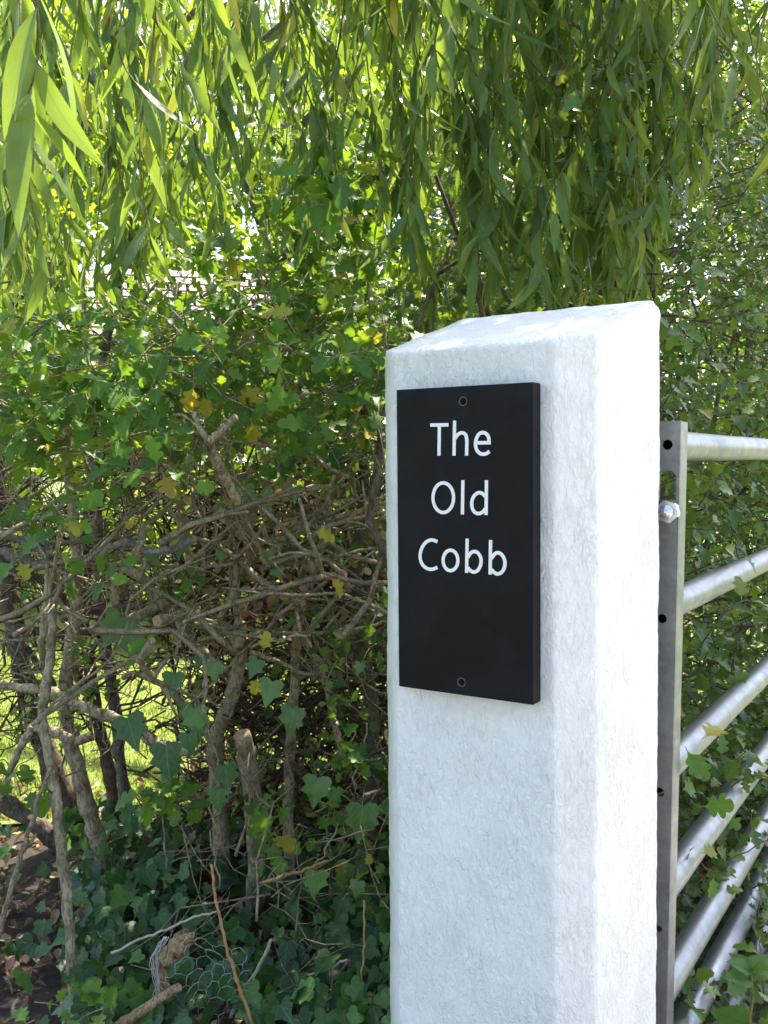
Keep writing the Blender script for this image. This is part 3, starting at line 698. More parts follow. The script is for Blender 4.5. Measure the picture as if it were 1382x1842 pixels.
# loose twigs, traced (attached to the nearest shrub)
def near(x):
    return min(SH, key=lambda q: abs(q['x']-x))
def twig(pts, Y, a, b, s_=None, sides=5):
    P = traced(pts, Y, 5, .002); s_ = s_ or near(P[len(P)//2][0])
    k = len(P); tb = Tubes(); tb.add(P, np.linspace(pr(a, np.mean(Y)), pr(b, np.mean(Y)), k), sides); rel(tb.build('twig', M['twig']), s_['e'])
for pts, Y, a, b in [
    ([(58, 1305), (130, 1240), (190, 1195), (222, 1145), (236, 1070)], 2.0, 8, 4), ([(58, 1305), (150, 1240), (230, 1190), (290, 1160)], 2.02, 9, 9),
    ([(-5, 1690), (20, 1600), (45, 1520), (75, 1430), (92, 1380)], 1.9, 11, 8), ([(220, 635), (300, 668), (350, 690), (430, 735)], 1.95, 6, 5),
    ([(300, 575), (350, 635), (410, 680), (470, 745)], 1.95, 6, 5), ([(350, 960), (390, 925), (440, 912), (510, 905)], 1.95, 6, 4),
    ([(80, 915), (170, 860), (250, 800), (262, 750), (275, 690)], 2.0, 8, 4), ([(-5, 820), (60, 800), (150, 780)], 2.0, 7, 5),
    ([(640, 385), (655, 480), (665, 560), (672, 620)], 2.2, 5, 4), ([(60, 640), (150, 650), (280, 655)], 2.1, 4, 3),
    ([(510, 890), (560, 890), (600, 900), (690, 895)], 2.0, 6, 4), ([(600, 710), (660, 712), (700, 708)], 2.1, 5, 4),
    ([(80, 1035), (120, 1060), (150, 1080)], 1.95, 3, 2), ([(90, 470), (60, 500), (-5, 510)], 2.3, 8, 5), ([(285, 505), (240, 560), (170, 610)], 2.2, 6, 4)]:
    twig(pts, Y, a, b)
# random twig thicket , thicker between the leaves and the bare stems
def thicket(n, xr, yr, Yr, L=(.1, .35), r=(.0009, .0024), horiz=.5, key='tw'):
    for _ in range(n):
        x = RNG.uniform(*xr); y = RNG.uniform(*yr); Y = RNG.uniform(*Yr)
        P0 = np.array(at(x, y, Y)); d = RNG.normal(size=3); d[1] *= .6; d[2] = d[2]*(1-horiz)+.25; d /= np.linalg.norm(d)
        ln = RNG.uniform(*L); k = 6; pts = [P0-d*ln/2]
        for i in range(k-1):
            d = d+RNG.normal(scale=.28, size=3); d /= np.linalg.norm(d); pts.append(pts[-1]+d*ln/(k-1))
        rr = RNG.uniform(*r); s_ = near(P0[0]); pts = np.array(pts); s_[key].add(pts, [rr*1.3, rr*.6], 4)
        for j in (2, 3, 4):
            if RNG.random() < .6:
                e = d+RNG.normal(scale=.8, size=3); e /= np.linalg.norm(e); l2 = ln*RNG.uniform(.12, .4)
                s_[key].add([pts[j], pts[j]+e*l2*.5+RNG.normal(scale=.004, size=3), pts[j]+e*l2], [rr*.8, rr*.4], 4)
thicket(55, (0, 705), (760, 1130), (1.9, 2.4), (.10, .38), (.0014, .0036))
thicket(30, (-10, 705), (900, 1130), (1.88, 2.15), (.2, .45), (.0035, .0068), .9)
thicket(110, (350, 705), (830, 1500), (2.1, 2.8), (.12, .4), (.0012, .0035))
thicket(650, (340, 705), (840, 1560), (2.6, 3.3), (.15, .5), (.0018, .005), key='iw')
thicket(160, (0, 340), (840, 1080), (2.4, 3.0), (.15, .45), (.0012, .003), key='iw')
thicket(60, (0, 350), (560, 800), (1.9, 2.6))
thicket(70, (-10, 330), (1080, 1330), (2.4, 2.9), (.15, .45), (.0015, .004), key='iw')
thicket(70, (0, 350), (1050, 1350), (2.1, 2.7))
thicket(90, (300, 700), (480, 800), (1.9, 2.8))
thicket(60, (350, 705), (1500, 1850), (1.85, 2.4))

# leaves of the left hedge
def put_leaves(key, arr, sarr=None):
    P, A, Nn, S = arr
    xs = np.array([q['x'] for q in SH]); idx = np.abs(P[:, 0][:, None]-xs[None]).argmin(1)
    for i, q in enumerate(SH):
        mk = idx == i
        if mk.any(): q[key].append((P[mk], A[mk], Nn[mk], S[mk]))
def region(n, xr, yr, Yr, nleaf=6, ls=.05, L=.07, key='LP', up=.5):
    x = RNG.uniform(*xr, n); y = RNG.uniform(*yr, n); Y = RNG.uniform(*Yr, n)
    C = at_np(x, y, Y); D = rnd_dirs(n, up); D[:, 1] -= .25
    groups = {}
    xs = np.array([q['x'] for q in SH]); idx = np.abs(C[:, 0][:, None]-xs[None]).argmin(1)
    for i, q in enumerate(SH):
        mk = idx == i
        if mk.any(): q[key].append(sprigs(C[mk], D[mk], nleaf, ls, L, q['tw']))
region(230, (-60, 705), (600, 1060), (2.7, 3.2), 7, .05)
region(90, (350, 705), (900, 1520), (3.1, 3.5), 7, .05)
region(185, (-30, 705), (550, 800), (1.85, 2.5), 6, .054)
region(34, (-20, 350), (640, 820), (1.8, 2.2), 5, .050)
region(80, (290, 705), (400, 600), (2.0, 2.8), 6, .052)
region(35, (480, 705), (250, 420), (2.1, 2.5), 6, .052)
region(14, (-20, 330), (820, 1010), (1.8, 2.2), 5, .046)
region(18, (350, 700), (760, 900), (2.0, 2.4), 5, .042)
region(34, (-20, 340), (1060, 1330), (2.6, 3.0), 5, .045)
region(20, (560, 705), (900, 1500), (2.0, 2.4), 4, .035)
region(7, (0, 560), (1000, 1400), (1.9, 2.5), 4, .035)
region(12, (490, 700), (1400, 1620), (1.95, 2.3), 4, .045)
region(20, (-30, 330), (470, 640), (2.4, 3.2), 6, .05)
# placed clusters (px, py, Y, leaf size, count)
for px, py, Y, ls, c in [(210, 690, 1.8, .06, 6), (225, 865, 1.75, .055, 7), (120, 940, 1.7, .06, 5), (150, 925, 1.72, .055, 4), (130, 745, 1.8, .055, 6), (60, 700, 1.85, .05, 6), (285, 715, 1.85, .07, 4), (300, 850, 1.75, .055, 4), (500, 1480, 2.0, .065, 6), (265, 1440, 2.1, .06, 8), (295, 1450, 2.1, .06, 6), (30, 1410, 2.0, .06, 6), (180, 1835, 1.75, .07, 5), (60, 1825, 1.75, .05, 5), (600, 1340, 2.1, .05, 6), (645, 1380, 2.1, .045, 6), (20, 1010, 1.8, .055, 6), (210, 1030, 1.75, .04, 3), (480, 610, 1.75, .06, 6), (610, 640, 1.75, .055, 6), (570, 300, 1.8, .07, 7), (690, 320, 1.85, .06, 5), (620, 370, 1.8, .065, 6), (30, 640, 1.9, .05, 8), (100, 590, 1.9, .05, 6), (640, 1115, 2.1, .035, 4), (130, 1160, 2.1, .03, 5), (110, 1275, 2.1, .035, 6)]:
    C = np.array([at(px, py, Y)]*2)+RNG.normal(scale=.012, size=(2, 3)); D = rnd_dirs(2, .2); D[:, 1] -= .5; q = near(C[0][0])
    q['LP'].append(sprigs(C, D, max(2, c//2+1), ls, .05, q['tw']))
for px, py, ls in [(350, 690, .055), (365, 705, .05), (440, 690, .055), (452, 750, .055), (490, 715, .05), (590, 1035, .05), (560, 955, .05), (472, 1175, .045), (465, 1215, .04), (245, 930, .03), (95, 800, .03), (680, 590, .03), (470, 700, .05), (345, 635, .04)]:
    C = np.array([at(px, py, 1.9)]); q = near(C[0][0]); A = RNG.normal(size=(1, 3)); A[0, 2] -= 1; A[0, 1] *= .3
    q['YP'].append((C, A, np.array([[.1, -1, .5]])+RNG.normal(scale=.3, size=(1, 3)), np.array([ls])))
# dead leaves caught in the twigs
n = 260
x = RNG.normal(500, 110, n).clip(330, 705); y = RNG.normal(960, 110, n); C = at_np(x, y, RNG.uniform(2.1, 2.6, n))
put_leaves('DP', (C, rnd_dirs(n, -.5), rnd_dirs(n), RNG.uniform(.02, .045, n)))
n = 2600
C = at_np(RNG.uniform(345, 705, n), RNG.uniform(860, 1560, n), RNG.uniform(2.7, 3.4, n))
put_leaves('DP', (C, rnd_dirs(n, -.5), rnd_dirs(n), RNG.uniform(.025, .05, n)))
for i, q in enumerate(SH):
    o = q['tw'].build('twigs', M['twig'])
    if o: rel(o, q['e']); o['kind'] = 'stuff'
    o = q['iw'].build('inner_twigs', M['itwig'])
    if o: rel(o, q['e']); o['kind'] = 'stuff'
    for key, nm_, mt in (('LP', 'foliage', 'haw'), ('YP', 'yellow_leaves', 'yellow'), ('DP', 'dead_leaves', 'dead')):
        if q[key]:
            P, A, Nn, S = [np.concatenate([a[j] for a in q[key]]) for j in range(4)]
            o = leaves(nm_, HAW if key != 'DP' else OVAL, P, A, Nn, S, M[mt], None, .35, .25, .1); rel(o, q['e'])

# ------------------------------------------------------------------ ivy
iv = empty('ivy_plant', ground(330, 1560), label='climbing ivy with broad veined leaves around the sawn-off stub', cat='ivy')
big_ivy = [(345, 1290, 62, 0), (313, 1232, 55, 0), (352, 1300, 70, 0), (490, 1248, 62, 1), (530, 1300, 68, 1), (405, 1400, 62, 0), (300, 1372, 84, 0), (385, 1210, 45, 1), (365, 1190, 40, 0), (572, 1425, 70, 1), (652, 1480, 84, 1), (440, 890, 48, 1), (470, 905, 52, 1), (515, 845, 55, 0), (550, 800, 55, 1), (530, 890, 40, 1), (265, 655, 62, 0), (220, 1140, 82, 1), (235, 1165, 70, 1), (230, 1320, 80, 0), (610, 840, 50, 0), (480, 1010, 40, 0), (495, 1030, 40, 0), (270, 1005, 40, 1), (330, 985, 55, 1), (400, 1000, 34, 0), (465, 1205, 48, 1), (570, 1590, 60, 0), (645, 1600, 40, 1), (615, 1635, 45, 0), (512, 1760, 60, 1), (460, 1790, 40, 1), (490, 1540, 40, 1), (340, 1340, 55, 0), (392, 1440, 50, 0), (30, 930, 60, 0), (650, 1205, 30, 1)]
Pv, Av, Nv, Sv, Tv = [], [], [], [], []; PL = []
for px, py, sz, yg in big_ivy:
    Y = 2.0+.1*RNG.random(); P = np.array(at(px, py-sz*.35, Y))
    rec = (P, [RNG.normal(0, .35), -.25, -1], [RNG.normal(.0, .3), -1, .55+RNG.normal(0, .2)], sz*.80/F*Y)
    (PL if yg else Pv).append(rec)
stt = Tubes()
for P, a, n_, s_ in Pv+PL:
    e = P+np.array([RNG.normal(0, .02), .08+.05*RNG.random(), RNG.normal(.0, .03)]); stt.add(spline([P, (P+e)/2+[0, 0, .012], e], 3), .0009, 4)
def pack(l): return [np.array([r[j] for r in l]) for j in range(4)]
o = leaves('leaves', IVY, *pack(Pv), M['ivy'], None, .22, .12, .05, wavy=.015); rel(o, iv)
o = leaves('young_leaves', IVY, *pack(PL), M['ivyl'], None, .22, .12, .05, wavy=.015); rel(o, iv)
for pts in ([(395, 1600), (380, 1480), (392, 1400), (375, 1300), (345, 1240), (330, 1180)], [(560, 1580), (600, 1500), (640, 1420), (660, 1300)], [(440, 1100), (480, 1000), (470, 900), (540, 820), (560, 760)], [(300, 1560), (290, 1450), (300, 1380), (240, 1300)]):
    tb = Tubes(); tb.add(traced(pts, 2.12, 6, .004), .0022, 5); rel(tb.build('stem', M['bark']), iv)
o = stt.build('leaf_stalks', M['bark']); rel(o, iv); o['kind'] = 'stuff'
# ground ivy
n = 2300
x = RNG.uniform(-1.45, .30, n); y = 1.75+1.35*RNG.random(n)
h = .02+.13*RNG.random(n)
dens = np.array([noise.noise(Vector((a*2.5, b*2.5, 3.3))) for a, b in zip(x, y)])
px_ = 691+F*x/y
keep = (dens > -.35) & ~((px_ < 100) & (RNG.random(n) < .9)) & ~((y > 2.75) & (RNG.random(n) < .4))
py_ = 832+F*(CAM_Z-h)/y
keep &= ~((px_ > 372) & (px_ < 478) & (py_ < 1660) & (y < 2.5))
x, y, h = x[keep], y[keep], h[keep]; n = len(x)
Nn = rnd_dirs(n)*.5; Nn[:, 2] += .55; Nn[:, 1] -= .65
A = RNG.normal(size=(n, 3)); A[:, 2] = -.55; A[:, 1] -= .3
o = leaves('ground_ivy', IVY, np.stack([x, y, h], -1), A, Nn, RNG.uniform(.03, .066, n), M['ivy'], None, .22, .12, .05, wavy=.015, tint=RNG.random(n)**1.6)
tag(o, 'dark green ivy carpeting the ground under the hedge', 'ground ivy', None, 'stuff')
# leaf litter
n = 2600
x = RNG.uniform(-1.7, .35, n); y = 1.6+1.9*RNG.random(n)**1.2
P = np.stack([x, y, .012+.035*RNG.random(n)], -1); Nn = rnd_dirs(n)*.7; Nn[:, 2] += .8
o = leaves('leaf_litter', OVAL, P, rnd_dirs(n)*[1, 1, .35], Nn, RNG.uniform(.015, .042, n), M['dead'], None, .9, .6, .3, tint=RNG.random(n))
tag(o, 'brown curled dead leaves lying on the soil under the hedge', 'leaf litter', None, 'stuff')

# ------------------------------------------------------------------ wire netting, dead branch, dry stalks
net = empty('wire_netting', at(330, 1800, 1.9), label='crumpled galvanised hexagonal wire netting at the foot of the hedge', cat='wire netting')
nb = Tubes()
c0 = at(350, 1770, 1.86); ex = Vector((.0, 0, 0))
def netp(u, v):
    base = at(335+u, 1738+v, 1.80+.0006*(u)+.0004*v)
    return np.array(base)+np.array([.011*math.sin(v*.06+u*.03), .02*math.sin(u*.045)*math.cos(v*.03), .005*math.sin(u*.08)])
HX = 26.0
done = set()
for r_ in range(-2, 11):
    for c_ in range(-1, 11):
        if random.random() < .06: continue
        cx_ = c_*HX*1.0+(r_ % 2)*HX*.5; cy_ = r_*HX*.86
        if cx_+cy_*.25 < -15 or cx_-cy_*.45 > 118+random.random()*45: continue
        hexp = []
        for k_ in range(6):
            a = math.pi/6+k_*math.pi/3+.35; hexp.append((cx_*math.cos(.3)-cy_*math.sin(.3)+HX*.577*math.cos(a-.05)*1.0, cx_*math.sin(.3)+cy_*math.cos(.3)+HX*.577*math.sin(a-.05)))
        for k_ in range(6):
            a, b = hexp[k_], hexp[(k_+1) % 6]; key = (round((a[0]+b[0])/6), round((a[1]+b[1])/6))
            if key in done: continue
            done.add(key); m_ = ((a[0]+b[0])/2, (a[1]+b[1])/2)
            nb.add([netp(*a), np.array(netp(*m_))+RNG.normal(0, .0012, 3), netp(*b)], .00055, 5)
for k_ in range(7):   # bunched rolled edge
    o_ = RNG.uniform(-8, 8, 5)
    pts = [(300+o_[0], 1685), (277+o_[1], 1725), (282+o_[2], 1790), (265+o_[3], 1830), (250+o_[4], 1880)]
    nb.add(traced(pts, 1.80, 5, .002), .00085, 5)
o = nb.build('mesh', M['wire']); rel(o, net)
db = empty('dead_branch', at(300, 1700, 1.82), label='short rotten orange-brown branch caught in the wire netting', cat='dead branch')
tb = Tubes(); P = traced([(338, 1678), (322, 1702), (300, 1722), (284, 1735)], 1.82, 6, .002); tb.add(P, np.array([.013, .018, .019, .016, .014, .011]), 14, .12); o = tb.build('gnarled_head', M['rotten']); rel(o, db)
tb = Tubes(); P = traced([(284, 1730), (288, 1752), (293, 1775), (297, 1800)], 1.83, 5, .001); tb.add(P, [.012, .014], 12, .08); o = tb.build('stick', M['rotten']); rel(o, db)
s_ = empty('broken_stick', at(270, 1812, 1.80), label='pale yellowish broken stick lying slantwise under the wire netting', cat='stick')
tb = Tubes(); P = traced([(323, 1776), (295, 1792), (262, 1815), (222, 1842), (180, 1870)], 1.79, 5, .001); tb.add(P, [.008, .013], 12, .07); o = tb.build('stem', M['rotten']); rel(o, s_); cutface(P, 0, .0055, s_)
def stalk(label, pts, Y, a, b, mat, cat='stalk'):
    tb = Tubes(); tb.add(traced(pts, Y, 6, .001), [pr(a, Y), pr(b, Y)], 6); o = tb.build('dry_stalk', M[mat]); tag(o, label, cat); return o
stalk('long thin orange stalk leaning across the wire netting', [(380, 1555), (388, 1610), (402, 1680), (425, 1760), (455, 1842), (470, 1880)], 1.8, 5, 7, 'straw')
stalk('short orange-brown stick lying to the right of the sawn-off stub', [(472, 1588), (520, 1572), (555, 1562), (590, 1548)], 2.05, 7, 5, 'straw', 'stick')
stalk('thin upright brown stalk with a white tip near the foot of the pillar', [(655, 1620), (655, 1700), (650, 1770), (644, 1826)], 1.9, 4, 3, 'straw')
stalk('straight pale cane leaning in the ivy right of the netting', [(488, 1690), (470, 1730), (445, 1775), (415, 1830)], 1.9, 6, 7, 'cane', 'cane')
stalk('thin grey twig arching over the rotten branch', [(200, 1715), (250, 1690), (300, 1672), (350, 1650), (390, 1640)], 1.82, 5, 4, 'cane', 'twig')
stalk('short pale twig lying in the dark ivy near the pillar foot', [(555, 1754), (590, 1742), (625, 1726)], 1.95, 4, 5, 'cane', 'twig')

# ------------------------------------------------------------------ willow
wl = empty('willow_tree', (1.15, 4.7, 0), label='weeping willow with long narrow hanging leaves over the hedge and pillar', cat='tree')
tb = Tubes(); tb.add(wob(spline([(1.15, 4.7, 0), (1.2, 4.65, 1.2), (1.1, 4.6, 2.4), (1.0, 4.5, 3.4)], 6), .01), [.2, .13], 16, .05); o = tb.build('trunk', M['barkd']); rel(o, wl)
limbs = [[(1.0, 4.5, 3.2), (.2, 3.6, 3.6), (-.6, 2.6, 3.5), (-1.1, 1.8, 3.1)], [(1.0, 4.5, 3.3), (.9, 3.4, 3.7), (.6, 2.4, 3.6), (.4, 1.8, 3.2)], [(1.0, 4.5, 3.3), (-.4, 4.2, 3.8), (-2, 3.6, 3.7), (-2.6, 3.0, 3.2)], [(1.05, 4.4, 3.2), (1.9, 3.4, 3.7), (2.3, 2.7, 3.5), (2.4, 2.1, 3.1)], [(1.0, 4.6, 3.3), (.5, 5.4, 4.0), (-.8, 6.2, 4.2), (-2, 6.5, 3.8)]]
for L_ in limbs:
    tb = Tubes(); tb.add(wob(spline(L_, 6), .02), [.075, .018], 10, .05); o = tb.build('limb', M['barkd']); rel(o, wl)
for pts, Y, a, b in [([(665, 105), (640, 130), (610, 165), (560, 200), (545, 225)], 2.6, 20, 12), ([(700, 100), (740, 130), (775, 175), (840, 210), (900, 260)], 2.5, 20, 9), ([(770, 218), (810, 205), (845, 180), (865, 155)], 2.3, 10, 6), ([(560, -20), (500, 50), (430, 90), (380, 110)], 2.6, 9, 6), ([(840, 250), (880, 270), (920, 265), (980, 250)], 2.6, 9, 5), ([(60, 20), (110, 80), (140, 170), (150, 260)], 2.9, 16, 10), ([(150, 120), (180, 160), (215, 180), (260, 190)], 2.9, 14, 9), ([(155, 230), (190, 240), (212, 248)], 2.7, 12, 6), ([(340, 90), (330, 160), (310, 230), (330, 300)], 2.9, 16, 10), ([(1000, 30), (1080, 70), (1150, 120), (1210, 200)], 2.2, 8, 5)]:
    tb = Tubes(); branch(tb, pts, Y, a, b); o = tb.build('limb', M['barkg']); rel(o, wl)
wt = Tubes(); WP, WA, WN, WS, WT = [], [], [], [], []
WLo = []
def strand(tip, top, leafL, gap=.021, dense=1.0, far=False):
    tip = np.array(tip, float); top = np.array(top, float)
    mid = (tip+top)/2+np.array([RNG.normal(0, .05), RNG.normal(0, .05), .03])
    q = tip+(top-tip)*.2+np.array([RNG.normal(0, .02), RNG.normal(0, .02), 0])
    P = spline([top, mid, q, tip], 7); k = len(P)
    wt.add(P, [.0022, .0008], 4)
    seg = np.linalg.norm(np.diff(P, axis=0), axis=1); s_ = np.concatenate([[0], np.cumsum(seg)]); L = s_[-1]
    m = int(L/gap*dense); ts = np.sort(RNG.random(m))*L
    pos = np.stack([np.interp(ts, s_, P[:, j]) for j in range(3)], -1)
    ang = np.arange(m)*2.4+RNG.random(m)*1.2
    out = np.stack([np.cos(ang), np.sin(ang), np.zeros(m)], -1)
    A = out*(.18+.65*RNG.random(m)**1.3)[:, None]; A[:, 2] = -1+.35*RNG.random(m)
    Nn = out*1.0+RNG.normal(scale=.45, size=(m, 3)); Nn[:, 2] += .35; Nn[:, 1] -= .25
    (WLo if far else WP).append((pos, A, Nn, leafL*(.55+.6*RNG.random(m))))
def ybot(x):
    return np.interp(x, [-60, 60, 150, 250, 330, 450, 560, 680, 800, 900, 960, 1040, 1100, 1165, 1180, 1230, 1290, 1300, 1382, 1450], [600, 620, 560, 560, 470, 430, 440, 500, 540, 540, 545, 530, 530, 530, 360, 370, 330, 120, 250, 250])
def strands(n, xr, Yr, leafL, up=(.35, 1.0), bias=1.6, gap=.021, far=False, off=0):
    for _ in range(n):
        x = RNG.uniform(*xr); Y = RNG.uniform(*Yr)
        y = ybot(x)-abs(RNG.normal(0, 1))*150*bias*.6+off
        if y < -150: y = RNG.uniform(-100, ybot(x))
        tip = at(x, y, Y)
        if x > 690 and tip.z < 1.5 and Y < 1.75: Y = 1.9; tip = at(x, y, Y)
        topz_ = max(CAM_Z+Y*.5+RNG.uniform(*up)*.5, tip.z+.35)
        top = (tip.x+RNG.normal(0, .12), tip.y+RNG.normal(0, .12), topz_)
        strand(tip, top, leafL, gap, far=far)
strands(32, (-60, 720), (1.75, 2.5), .108, gap=.022)
strands(46, (690, 1180), (1.75, 2.4), .112, gap=.022)
strands(20, (1100, 1290), (1.75, 2.1), .085, bias=.6)
strands(14, (1300, 1420), (1.3, 1.8), .11, bias=.6)
strands(30, (-100, 1000), (2.5, 3.6), .11, gap=.028)
strands(22, (-100, 900), (3.6, 6), .13, gap=.035, far=True)
strands(3, (-50, 560), (1.3, 1.6), .09, bias=1.0, off=-120)
# very near strand at the left edge
for px, py, Y in ((20, 250, .78), (-25, 300, .85), (110, 560, 1.35), (125, 330, 1.2), (70, 540, 1.4), (420, 70, 1.1), (265, 180, 1.3), (270, 430, 1.35)):
    tip = at(px, py, Y); strand(tip, (tip.x-.04+RNG.normal(0, .03), tip.y+.08, CAM_Z+Y*.55+.25), .115 if Y < 1 else .095, .03)
# leafy canopy above the picture: unseen willow strands added to shade hedge, gate and pillar
for _ in range(330):
    x = RNG.uniform(-2.3, 2.3); y = RNG.uniform(1.35, 4.5); z = 1.2+.56*y+RNG.uniform(.1, 1.0)
    gx_, gy_ = x-SV.x/SV.z*z, y-SV.y/SV.z*z
    if gx_ < -.45 and 1.3 < gy_ < 2.7 and RNG.random() < .7: continue
    strand((x, y, z), (x+RNG.normal(0, .15), y+RNG.normal(0, .15), z+RNG.uniform(.3, .7)), .13, .020, far=True)
for _ in range(38):  # unseen strands added along the sun's rays to dapple the pillar top
    p0 = np.array(PM @ Vector((RNG.uniform(-.19, .17), RNG.uniform(-.2, .2), 1.4))); sv_ = np.array(SV)
    t_ = (1.3+.56*p0[1]+RNG.uniform(0, 1.2)-1.4)/(sv_[2]-.56*sv_[1]); q_ = p0+sv_*t_
    strand((q_[0]+RNG.normal(0, .04), q_[1]+RNG.normal(0, .04), q_[2]), (q_[0]+RNG.normal(0, .08), q_[1]+RNG.normal(0, .08), q_[2]+RNG.uniform(.3, .5)), .12, .018, far=True)
for _ in range(620):  # unseen strands added along the sun's rays to keep the gate shaded
    a_ = RNG.uniform(.28, 1.5); z0_ = RNG.uniform(.0, 1.3)
    p0 = np.array(PM @ Vector((.13, a_, z0_))); sv_ = np.array(SV)
    t_ = (1.3+.56*p0[1]+RNG.uniform(0, 1.0)-z0_)/(sv_[2]-.56*sv_[1]); q_ = p0+sv_*t_
    strand((q_[0]+RNG.normal(0, .06), q_[1]+RNG.normal(0, .06), q_[2]), (q_[0]+RNG.normal(0, .12), q_[1]+RNG.normal(0, .12), q_[2]+RNG.uniform(.3, .6)), .13, .018, far=True)
PMI3 = np.array(PMI.to_3x3()); SVl = PMI3 @ np.array(SV)
def clear_gap(l):
    """drops crown leaves beside the pillar, a gap cut so skylight reaches its drive side"""
    P, A, Nn, S = [np.concatenate([a[j] for a in l]) for j in range(4)]
    Q = P+A/np.linalg.norm(A, axis=1)[:, None]*S[:, None]*.5
    L = (Q-np.array(PC)) @ PMI3.T; t_ = (L[:, 0]-hw)/SVl[0]
    yh = L[:, 1]-SVl[1]*t_; zh = L[:, 2]-SVl[2]*t_
    k = ~((L[:, 0] > .2) & (L[:, 0] < 1.6) & (np.abs(L[:, 1]) < .5))      # open sky beside the pillar
    return P[k], A[k], Nn[k], S[k]
def cat4(l): return [np.concatenate([a[j] for a in l]) for j in range(4)]
o = leaves('crown', WIL, *clear_gap(WP), M['willow'], None, .3, .3, .5, wavy=.006); rel(o, wl)
o = leaves('far_and_shade_crown', WILL, *clear_gap(WLo), M['willow'], None, .25, .12, .3); rel(o, wl)  # holds the far strands and the added shading strands
o = wt.build('twigs', M['wtwig']); rel(o, wl)

# ------------------------------------------------------------------ right-hand hedge (behind the gate)
hb = Vector((.62, 2.1, 0)); O2 = np.array([GP.x, GP.y, 0]); ux = np.array(UX); uy = np.array(UY)
hd_ = empty('hawthorn_hedge', hb, label='tall dense dark green hawthorn hedge running away behind the gate', cat='hedge')
ht = Tubes(); HP = []
def hedge_pts(n, t0, t1, z0, z1, off0, off1):
    t_ = RNG.uniform(t0, t1, n); z = RNG.uniform(z0, z1, n); o_ = RNG.uniform(off0, off1, n)**1.0
    lump = np.array([noise.noise(Vector((a*1.7, b*1.7, 8.1)))*.14+noise.noise(Vector((a*4, b*4, 2.1)))*.06 for a, b in zip(t_, z)])
    lean = np.clip(z-1.9, 0, 3)*.25
    P = O2+uy*t_[:, None]-ux*(o_+.02+lump+lean)[:, None]; P[:, 2] = z
    k = z < 1.8+.62*t_
    return P[k]
C = hedge_pts(2300, .28, 3.4, -.0, 3.1, .12, .42); D = rnd_dirs(len(C), .35)+ux*.7-uy*.2
HP.append(sprigs(C, D, 7, .040, .09, ht, tr=.0012))
C = hedge_pts(3800, .25, 4.6, 0, 3.8, .38, 1.4); D = rnd_dirs(len(C), .35)+ux*.7
HP.append(sprigs(C, D, 7, .045, .10, None))
n = 420; t_ = RNG.uniform(.15, 3.2, n); o_ = RNG.uniform(-.16, .35, n)
C = O2+uy*t_[:, None]-ux*o_[:, None]; C[:, 2] = RNG.uniform(0, .22, n); D = rnd_dirs(n, 1.2)
HP.append(sprigs(C, D, 6, .045, .08, ht))
C = hedge_pts(60, .3, 1.6, 0, 1.3, .02, .10); D = rnd_dirs(len(C), .35)+ux*.9-uy*.3
HP.append(sprigs(C, D, 5, .05, .08, ht))
# hedge body filling in behind the pillar and the twiggy left part
def fill(n, xr, Yr, zr_, nl=6, ls=.05):
    C = np.stack([RNG.uniform(*xr, n), RNG.uniform(*Yr, n), RNG.uniform(*zr_, n)], -1); D = rnd_dirs(n, .3); D[:, 1] -= .4
    HP.append(sprigs(C, D, nl, ls, .09, None))
fill(420, (-.2, .75), (3.0, 3.9), (0, 1.75))
fill(120, (-.42, .2), (3.4, 4.3), (.0, 1.2))
fill(330, (.1, .9), (2.7, 3.5), (1.0, 2.15))
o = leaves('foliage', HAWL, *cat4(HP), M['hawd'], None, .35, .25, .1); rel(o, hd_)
for i in range(26):
    t_ = .3+i*.13+RNG.normal(0, .03); b_ = O2+uy*t_-ux*RNG.uniform(.35, .7); hgt = min(RNG.uniform(1.6, 2.7), 1.5+.45*t_)
    pts = [b_, b_+[RNG.normal(0, .06), RNG.normal(0, .06), hgt*.35], b_+[RNG.normal(0, .12), RNG.normal(0, .12), hgt*.7], b_+[RNG.normal(0, .15), RNG.normal(0, .15), hgt]]
    P = wob(spline(pts, 5), .01); ht.add(P, [.014, .004], 7, .05)
    for j in range(5):
        p0 = P[RNG.integers(3, len(P))]; e = ux*RNG.uniform(.15, .45)+rnd_dirs(1, .4)[0]*.25; ht.add(wob(spline([p0, p0+e*.5, p0+e], 4), .008), [.005, .0018], 5)
o = ht.build('branches', M['barkd']); rel(o, hd_)
tb = Tubes()
for pts, Y, a, b in [([(1180, 480), (1230, 440), (1275, 400), (1300, 350)], 2.3, 5, 3), ([(1382, 210), (1330, 170), (1290, 190), (1240, 210)], 2.6, 4, 3), ([(1240, 1600), (1290, 1560), (1382, 1510)], 1.75, 3, 2), ([(1215, 1500), (1270, 1560), (1300, 1570)], 1.7, 3, 2), ([(1290, 1440), (1340, 1400), (1390, 1395)], 1.95, 3, 2)]:
    tb = Tubes(); branch(tb, pts, Y, a, b, sides=5); rel(tb.build('shoot', M['twigr']), hd_)
# big leaves close behind the stile
bl = [(1232, 1362, 1.53, .055), (1262, 1350, 1.5, .06), (1240, 1375, 1.55, .05), (1228, 1440, 1.6, .05), (1255, 1470, 1.62, .06), (1300, 1480, 1.9, .045), (1340, 1440, 1.95, .045), (1262, 1555, 1.62, .04), (1285, 1590, 1.7, .045), (1240, 1545, 1.6, .035)]
P = np.array([at(a, b-20, c) for a, b, c, d in bl]); n = len(P); A = RNG.normal(scale=.6, size=(n, 3)); A[:, 0] += .5; A[:, 2] -= .5
o = leaves('near_leaves', HAW, P, A, np.array([[.2, -1, .7]]*n)+RNG.normal(scale=.3, size=(n, 3)), [d for *_, d in bl], M['haw'], None, .3, .2, .1); rel(o, hd_)

